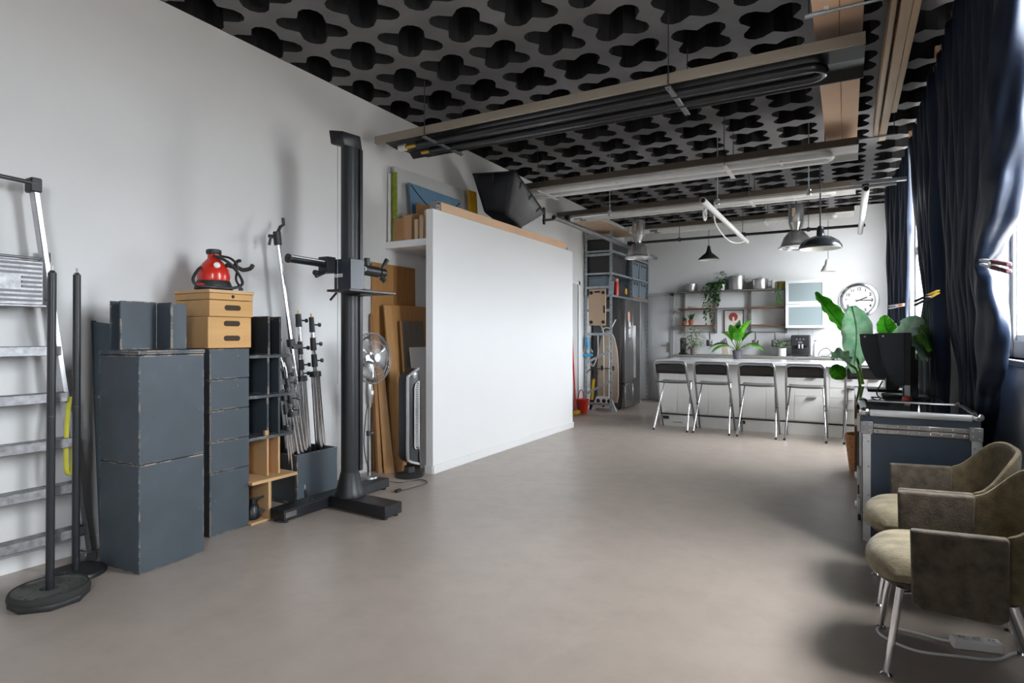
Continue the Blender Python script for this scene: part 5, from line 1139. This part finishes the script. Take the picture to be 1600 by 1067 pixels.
for x, y in ((DX1-.035, 6.0), (DX0+.01, 4.66), (DX1-.035, 4.66)): B(x, x+.03, y, y+.06, 0, DZ-.031).build('leg', 'blackm', t, bev=.002)
B(DX0+.04, DX1-.04, 6.0, 6.03, DZ-.13, DZ-.031).build('apron', 'blackm', t)
t = thing('wicker_basket', 'brown wicker basket on the floor under the desk', 'basket', (.12, 6.33, 0))
wb_ = [(.105, 0), (.11, .01)]
MB().lathe([(.10, 0), (.115, .02), (.15, .33), (.155, .345), (.145, .345), (.11, .03)], (.14, 6.30, 0), 30).build('body', 'wick', t)
for k in range(9): MB().lathe([(.112+.0042*k, .03+.036*k), (.120+.0042*k, .045+.036*k), (.114+.0042*k, .06+.036*k)], (.14, 6.30, 0), 30, cap=False).build('wicker_band', 'wick', t)
def monitor(label, x0, x1, y, z0, z1, yd, rz=0):
    t = thing('monitor', label, 'monitor', (x1, y, DZ), rz)
    G = Matrix.Translation((x1, y, 0)) @ Matrix.Rotation(rz, 4, 'Z') @ Matrix.Translation((-x1, -y, 0)); g = lambda p: G @ V(p)
    h = z1-z0; xb = x1-.075
    prof = [(xb, z1), (x0, z1-.004)]+[(x0+(xb-x0)*(.02+.50*s**1.8), z1-h*(.08+.86*s)) for s in [k/8 for k in range(9)]]+[(x0+(xb-x0)*.62, z0), (xb, z0)]
    for yy in (y, y+yd-.006): MB().prism([g((a, yy, b)) for a, b in prof], G.to_3x3() @ V((0, .006, 0))).build('hood_side', 'flight', t)
    MB().box(x0, xb, y+.006, y+yd-.006, z1-.008, z1-.002, m=G).build('hood_top', 'flight', t)
    bo = MB().box(xb+.0005, x1-.03, y+.0, y+yd, z0-.02, z1, m=G).build('display_body', 'blackp', t, bev=.006)
    MB().box(x1-.0295, x1, y+.08, y+yd-.08, z0+.0, z1-.10, m=G).build('rear_shell', 'blackp', t, bev=.01)
    for k in range(16): MB().box(xb+.008, x1-.042, y-.004, y+.001, z0+.10+k*(h-.15)/16, z0+.108+k*(h-.15)/16, m=G).build('vent_slot', 'gunm', bo)
    MB().cyl(g((x0+.03, y-.002, z1-.025)), g((x0+.03, y+.002, z1-.025)), .008, n=10).build('screw', 'steel', t)
    MB().box(xb+.01, x1+.03, y+yd/2-.05, y+yd/2+.05, DZ+.012, z1-.2, m=G).build('stand_neck', 'blackm', t, bev=.004)
    MB().box(x1-.20, x1+.10, y+yd/2-.13, y+yd/2+.13, DZ, DZ+.012, m=G).build('stand_base', 'blackm', t, bev=.003)
    return t
monitor('black monitor with curved shading hood, nearer to the flight case', .205, .44, 5.12, .885, 1.27, .56)
monitor('black hooded monitor standing behind the nearer one', .105, .36, 5.72, .90, 1.265, .55, 0)
t = thing('calibration_puck', 'small red-based device with steel stem on the desk below the monitor', 'device', (.36, 4.98, DZ))
MB().lathe([(.03, DZ), (.032, DZ+.01), (.025, DZ+.035), (.012, DZ+.04)], (.372, 5.0, 0), 16).build('base', 'red', t)
MB().box(.358, .392, 4.995, 5.01, DZ+.035, DZ+.115).build('stem', 'steel', t, bev=.002)
t = thing('desk_cables', 'tangle of black cables lying on the glossy desk', 'cables', (.3, 4.95, DZ))
for q in ([(.15, 4.95, DZ+.006), (.2, 4.85, DZ+.006), (.3, 4.83, DZ+.006), (.42, 4.88, DZ+.006), (.52, 4.95, DZ+.008)], [(.22, 5.15, DZ+.006), (.16, 5.0, DZ+.02), (.2, 4.92, DZ+.006), (.34, 4.9, DZ+.006), (.55, 5.02, DZ+.03)], [(.5, 4.9, DZ+.006), (.53, 5.0, DZ+.04), (.57, 4.9, DZ+.01), (.55, 4.8, DZ+.006), (.48, 4.84, DZ+.006)], [(.24, 5.3, DZ+.12), (.2, 5.2, DZ+.03), (.25, 5.05, DZ+.006), (.4, 5.0, DZ+.006)]):
    MB().tube(spline(q, 6), .005, 6).build('cable', 'blackp', t)
# bird-of-paradise plant behind the desk
t = thing('paradise_plant', 'tall bird-of-paradise plant with paddle leaves rising behind the desk', 'plant', (.30, 6.75, 0))
PY = 6.62
MB().lathe([(.15, 0), (.19, .04), (.20, .70), (.205, .74), (.185, .74), (.18, .70)], (.42, 6.72, 0), 32).build('planter', 'offw', t)
MB().cyl((.42, 6.72, .66), (.42, 6.72, .70), .178, n=24).build('soil', 'soil', t)
def bigleaf(tip, base, mid, width, m, fold=.25, back=None, root=None, twist=0, wave=.02):
    base, mid, tip = V(base), V(mid), V(tip); c = spline([base, mid, tip], 10); n = len(c); view = V((0, 1, .05)); P = []
    for i, p in enumerate(c):
        s = i/(n-1); d = (c[min(i+1, n-1)]-c[max(i-1, 0)]).normalized(); sd = d.cross(view).normalized(); nn = sd.cross(d).normalized()
        sd = (sd*math.cos(twist)+nn*math.sin(twist)).normalized(); nn = sd.cross(d).normalized()
        w = width*(math.sin(PI*min(1, .05+.93*s))**.75); row = []
        for k in range(-3, 4):
            u = k/3; row.append(p+sd*w*.5*u+nn*(abs(u)*fold*w+wave*math.sin(s*30+u*3)*abs(u)))
        P.append(row)
    lf = MB().grid(P).build('leaf', m, t, solid=.0015)
    MB().tube(c, .006, 6, rr=[.009*(1-.8*i/(n-1))+.001 for i in range(n)]).build('midrib', 'leafp' if m == 'leafp' else 'leaf', lf)
    if root is not None: MB().tube(spline([root, (V(root)+base)/2+V((.015, 0, .05)), base], 8), .011, 8).build('stalk', 'stem', lf)
    return lf
pp = lambda u, v, y=PY: at(u, v, y=y)
bigleaf(pp(1273, 457), pp(1333, 528), pp(1302, 494), .16, 'leaf', .35, root=pp(1346, 600), twist=.5)
bigleaf(pp(1333, 583, 6.5), pp(1331, 478, 6.5), pp(1338, 520, 6.5), .27, 'leafp', .10, root=None, twist=-.25)
MB().tube(spline([pp(1349, 600, 6.5), pp(1342, 570, 6.5), pp(1335, 545, 6.53)], 8), .010, 8).build('stalk', 'stem', t)
bigleaf(pp(1299, 562, 6.45), pp(1328, 570, 6.45), pp(1312, 558, 6.45), .15, 'leafp', .3, root=pp(1344, 604, 6.45), twist=.9)
bigleaf(pp(1319, 592, 6.42), pp(1303, 570, 6.42), pp(1310, 582, 6.42), .15, 'leaf', .1, twist=.2)
bigleaf(pp(1382, 492, 6.7), pp(1398, 530, 6.7), pp(1384, 512, 6.7), .17, 'leaf', .2, root=pp(1392, 590, 6.7), twist=.3)
bigleaf(pp(1447, 562, 5.62), pp(1396, 528, 6.6), pp(1428, 514, 6.0), .23, 'leafp', .15, root=pp(1394, 590, 6.6), twist=.5)
bigleaf(pp(1455, 548, 5.55), pp(1410, 512, 6.5), pp(1440, 515, 5.9), .17, 'leaf', .2, twist=.3)
bigleaf(pp(1434, 600, 6.8), pp(1442, 545, 6.8), pp(1438, 575, 6.8), .12, 'leafd', .2, twist=.3)

# ------------------------------------------------------------------ curtains with clamps, curtain rod
o_ = thing('curtain_rod', 'chrome curtain rod on wood blocks along the window side of the ceiling', 'rod', (.60, 6, 3.3))
MB().cyl((.60, .4, 3.30), (.60, 11.3, 3.30), .014, n=10).build('rod', 'chrome', o_)
for y in (5.38, 7.48, 10.0, 2.9): B(.575, .80, y, y+.05, 3.30, 3.395).build('wood_block', 'pine_end', o_, bev=.003)
def curtain(label, edges, zt, zb, nf, amp, seed, slant=0):
    """edges: (z, y0, y1, x) rows top to bottom"""
    t = thing('curtain', label, 'curtain', (.64, (edges[0][1]+edges[0][2])/2, zb))
    rnd = random.Random(seed); NU, NZ = nf*10, 64; ph = [rnd.uniform(-.6, .6) for _ in range(nf+2)]; am = [rnd.uniform(.55, 1.25) for _ in range(nf+2)]
    ed = sorted(edges, key=lambda r: -r[0])
    def ev(z):
        for a, b in zip(ed, ed[1:]):
            if a[0] >= z >= b[0]:
                s = (a[0]-z)/(a[0]-b[0]); s = s*s*(3-2*s)*.6+s*.4; return [a[i]+(b[i]-a[i])*s for i in (1, 2, 3, 4)]
        return list((ed[0] if z > ed[0][0] else ed[-1])[1:5])
    P = []
    for i in range(NZ+1):
        z = zt+(zb-zt)*i/NZ; y0, y1, x, k = ev(z); row = []
        for j in range(NU+1):
            u = j/NU; f = u*nf; q = int(f); w = am[q]*(1-(f-q))+am[q+1]*(f-q); pq = ph[q]*(1-(f-q))+ph[q+1]*(f-q)
            ang = 2*PI*f+pq+.5*math.sin(z*1.3+q)
            row.append((x-slant*u*u+amp*k*w*math.sin(ang)+.006*math.sin(z*7+f*3), y0+(y1-y0)*(u+.012*math.sin(ang+1)), z))
        P.append(row)
    MB().grid(P).build('fabric', 'curt', t, solid=.003)
    for j in range(nf): 
        y = edges[0][1]+(edges[0][2]-edges[0][1])*(j+.3)/nf; MB().tube([V((.60, y, 3.30))+V((.02*math.cos(a), 0, .02*math.sin(a))) for a in [2*PI*k/10 for k in range(10)]], .003, 4, True).build('ring', 'grey', t)
    return t
c1 = curtain('near navy curtain hanging to the floor, clamped below the middle', [(3.285, 3.08, 5.35, .60, 1), (2.5, 3.28, 5.3, .612, .9), (2.1, 3.48, 5.25, .62, .9), (1.61, 3.88, 5.15, .63, .9), (1.3, 3.80, 5.15, .65, .9), (.95, 4.2, 5.12, .69, .7), (.02, 4.4, 5.10, .705, .7)], 3.285, .02, 9, .036, 2)
# the gathered front edge of the near curtain
def gather(label_part, rows, parent, seed):
    rnd = random.Random(seed); P = []; NZ = 110; NU = 72
    rows = sorted(rows, key=lambda r: -r[0]); zt, zb = rows[0][0], rows[-1][0]
    for i in range(NZ+1):
        z = zt+(zb-zt)*i/NZ
        for a, b in zip(rows, rows[1:]):
            if a[0] >= z >= b[0]: s = (a[0]-z)/(a[0]-b[0]); s = s*s*(3-2*s); c = [a[k]+(b[k]-a[k])*s for k in range(1, 5)]; break
        y, x, ry, rx = c; row = []
        for j in range(NU):
            a = 2*PI*j/NU; f = 1+.10*math.sin(3*a+z*5)+.07*math.sin(5*a-z*11+1)+.05*math.sin(z*23+2*a)
            row.append((x+rx*f*math.cos(a), y+ry*f*math.sin(a), z))
        P.append(row+[row[0]])
    return MB().grid(P).build(label_part, 'curt', parent)
gather('gathered_edge', [(3.28, 3.05, .595, .05, .045), (2.6, 3.16, .60, .095, .06), (2.15, 3.30, .61, .14, .068), (1.93, 3.42, .61, .18, .07), (1.79, 3.52, .61, .20, .07), (1.67, 3.70, .61, .12, .055), (1.605, 3.78, .60, .04, .04), (1.52, 3.69, .605, .09, .05), (1.33, 3.58, .61, .17, .06), (1.12, 3.70, .63, .16, .055), (.92, 4.12, .675, .14, .045), (.6, 4.40, .705, .10, .035), (.02, 4.42, .71, .09, .035)], c1, 3)
curtain('second navy curtain, pinched by a gold-tipped clamp', [(3.285, 5.45, 7.45, .60, 1), (2.5, 5.50, 7.05, .61, 1), (2.1, 5.55, 6.75, .615, 1), (1.58, 5.50, 6.22, .62, 1.1), (1.35, 5.42, 6.62, .62, 1), (1.0, 5.42, 6.75, .63, .9), (.02, 5.42, 6.7, .64, .9)], 3.285, .02, 6, .042, 5)
curtain('third navy curtain, drawn open toward the back wall', [(3.285, 7.55, 9.75, .60, 1), (2.4, 7.95, 9.70, .61, 1), (1.9, 8.3, 9.6, .61, 1), (1.55, 8.45, 9.5, .615, 1), (1.0, 8.4, 9.55, .62, 1), (.02, 8.4, 9.55, .63, 1)], 3.285, .02, 7, .042, 8, .11)
def clamp(label, p, d, m1, m2, L=.17):
    p, d = V(p), V(d).normalized(); t = thing('spring_clamp', label, 'clamp', p); up = V((0, 0, 1))
    for s in (-1, 1):
        MB().prism([p+up*s*.004, p+d*L*.45+up*s*.008, p+d*L*.45+up*s*.020, p+up*s*.015], V((.022, 0, 0))).build('jaw', 'alu' if m1 == 'alu' else m1, t, bev=.002)
        MB().prism([p+d*L*.40+up*s*.004, p+d*L+up*s*.006, p+d*L+up*s*.024, p+d*L*.40+up*s*.022], V((.024, 0, 0))).build('handle', m2, t, bev=.004)
    MB().cyl(p+d*L*.45-V((.005, 0, 0)), p+d*L*.45+V((.03, 0, 0)), .016, n=12).build('spring', 'steel', t)
clamp('large spring clamp with a dark red handle pinching the near curtain', (.55, 3.55, 1.598), (.13, -.97, -.19), 'alu', 'maroon', .32)
clamp('black spring clamp with gold tips pinching the second curtain', (.60, 5.52, 1.582), (-.84, .12, -.48), 'brass', 'blackm', .17)
clamp('pale spring clamp on the third curtain', (.585, 8.42, 1.615), (-.55, .80, -.08), 'ppink', 'alu', .24)

# ------------------------------------------------------------------ armchairs
def armchair():
    t = thing('armchair', 'olive wool armchair on chrome legs nearest the camera', 'armchair', (0, 0, 0), 0, 'pair of olive wool armchairs')
    W_ = .30                                                # half the distance between the arms' outer faces
    # seat cushion: rounded front, domed top
    P = []
    for i in range(13):
        s = i/12; row = []
        for j in range(17):
            u = j/8-1; xf = .06+.085*abs(u)**2.6; x = xf+(.50-xf)*s; y = u*.235
            ed = (1-abs(u)**6)*(1-(1-s)**8*1.0)
            row.append((x, y, .385+.062*max(0, ed)**.6+.012*math.sin(PI*s)*(1-u*u)+.0035*math.sin(u*17+4*math.sin(s*5))*math.sin(PI*min(1, s*1.4))))
        P.append(row)
    Q = [[(x, y, .375-(.0 if 0 < i < 12 and 0 < j < 16 else -.01)) for j, (x, y, z) in enumerate(r)] for i, r in enumerate(P)]
    b = MB(); top = [[b.b.verts.new(V(p)) for p in r] for r in P]; bot = [[b.b.verts.new(V((x+(.012 if i == 0 else 0), y*.97, .335+.02*((y/.235)**2)))) for (x, y, z) in r] for i, r in enumerate(P)]
    for A, sgn in ((top, 1), (bot, -1)):
        for r0, r1 in zip(A, A[1:]):
            for j in range(16): b.b.faces.new([r0[j], r0[j+1], r1[j+1], r1[j]])
    for i in range(12):
        for j in (0, 16): b.b.faces.new([top[i][j], top[i+1][j], bot[i+1][j], bot[i][j]])
    for j in range(16):
        for i in (0, 12): b.b.faces.new([top[i][j], top[i][j+1], bot[i][j+1], bot[i][j]])
    b.build('seat', 'seatw', t, sub=1)
    MB().lathe([(.16, .295), (.235, .315), (.25, .34)], (.335, 0, 0), 28, sc=(1, .93, 1)).build('seat_base', 'woola', t)
    for s in (-1, 1):
        y = s*.275
        pr = [(.195, .575), (.20, .325), (.23, .305), (.44, .300), (.465, .32), (.465, .585)]
        MB().prism([(x, y-s*.0, z) for x, z in pr], (0, s*.042, 0)).build('armrest', 'woola', t, bev=.012, seg=3)
    # wrap-around back shell
    N, K = 34, 8; inn, outp = [], []
    for i in range(N+1):
        a = -PI/2+PI*i/N; c, s_ = math.cos(a), math.sin(a)
        e = lambda v, p: math.copysign(abs(v)**p, v)
        lift = max(0, c)**.9; zt = .590+.165*(3*lift**2-2*lift**3); zb = .36+.03*lift
        ri, ro = [], []
        for k in range(K+1):
            v = k/K; z = zb+(zt-zb)*v; rk = .035*v*lift+(.0)
            x = .455+(.165+rk)*e(c, .75); y = (.283+.01*v)*e(s_, .8)
            n = V((c*.9, s_, 0)).normalized(); th = .020*(1-.35*v)
            ri.append(V((x, y, z))-n*th); ro.append(V((x, y, z))+n*th)
        inn.append(ri); outp.append(ro)
    b = MB(); I = [[b.b.verts.new(p) for p in r] for r in inn]; O = [[b.b.verts.new(p) for p in r] for r in outp]
    for A in (I, O):
        for r0, r1 in zip(A, A[1:]):
            for k in range(K): b.b.faces.new([r0[k], r0[k+1], r1[k+1], r1[k]])
    for i in range(N):
        for k in (0, K): b.b.faces.new([I[i][k], I[i+1][k], O[i+1][k], O[i][k]])
    for k in range(K):
        for i in (0, N): b.b.faces.new([I[i][k], I[i][k+1], O[i][k+1], O[i][k]])
    b.build('backrest', 'wool', t, sub=1)
    for fx, fy, tx, ty in ((.13, -.205, .175, -.185), (.13, .205, .175, .185), (.60, -.215, .50, -.18), (.60, .215, .50, .18)):
        l = MB().cyl((fx, fy, .012), (tx, ty, .325), .0115, .014, 14).build('leg', 'chrome', t)
        MB().lathe([(.022, 0), (.022, .006), (.012, .014), (.010, .03)], (fx, fy, 0), 16).build('glide', 'chrome', l)
    MB().tube([(.17, -.18, .30), (.25, -.15, .31), (.25, .15, .31), (.17, .18, .30)], .008, 8).build('seat_support', 'chrome', t)
    return t
ac = armchair(); ac.location = (0, 2.79, 0)
dup(ac, (.005, 3.43, 0), .0, 'olive wool armchair second from the camera, in front of the flight case')
# power strip and its cable
t = thing('power_strip', 'white three-socket power strip on the floor under the near armchair', 'power strip', (.45, 2.98, 0))
mp = Matrix.Translation((.452, 2.975, 0)) @ Matrix.Rotation(.22, 4, 'Z')
MB().box(-.085, .085, -.026, .026, 0, .040, m=mp).build('body', 'white', t, bev=.005)
sk = V((0, -.026, .02))
for k in (-1, 0, 1):
    s = MB().cyl(mp @ V((.05*k, -.002, .0395)), mp @ V((.05*k, -.002, .0425)), .0195, n=20).build('socket', 'white', t)
    MB().cyl(mp @ V((.05*k, -.002, .0424)), mp @ V((.05*k, -.002, .0428)), .0155, n=18).build('socket_well', 'canvas', s)
    for q in (-.007, .007): MB().cyl(mp @ V((.05*k+q, -.002, .0427)), mp @ V((.05*k+q, -.002, .0432)), .0035, n=8).build('pin_hole', 'gap', s)
MB().tube(spline([mp @ V((-.083, 0, .018)), (.33, 2.985, .006), (.24, 3.0, .006), (.15, 3.0, .006), (.115, 2.96, .006), (.14, 2.89, .006), (.24, 2.83, .006), (.38, 2.86, .006), (.50, 2.90, .006), (.58, 3.0, .006), (.66, 3.06, .01), (.74, 3.1, .05)], 6), .0055, 8).build('cable', 'white', t)
t = thing('floor_crate', 'grey-blue plastic crate at the wall behind the near armchair', 'crate', (.72, 2.86, 0))
B(.665, .79, 2.72, 3.02, 0, .17).build('body', 'bin', t, bev=.008)
B(.658, .793, 2.71, 3.03, .171, .19).build('lid', 'galv', t, bev=.006)
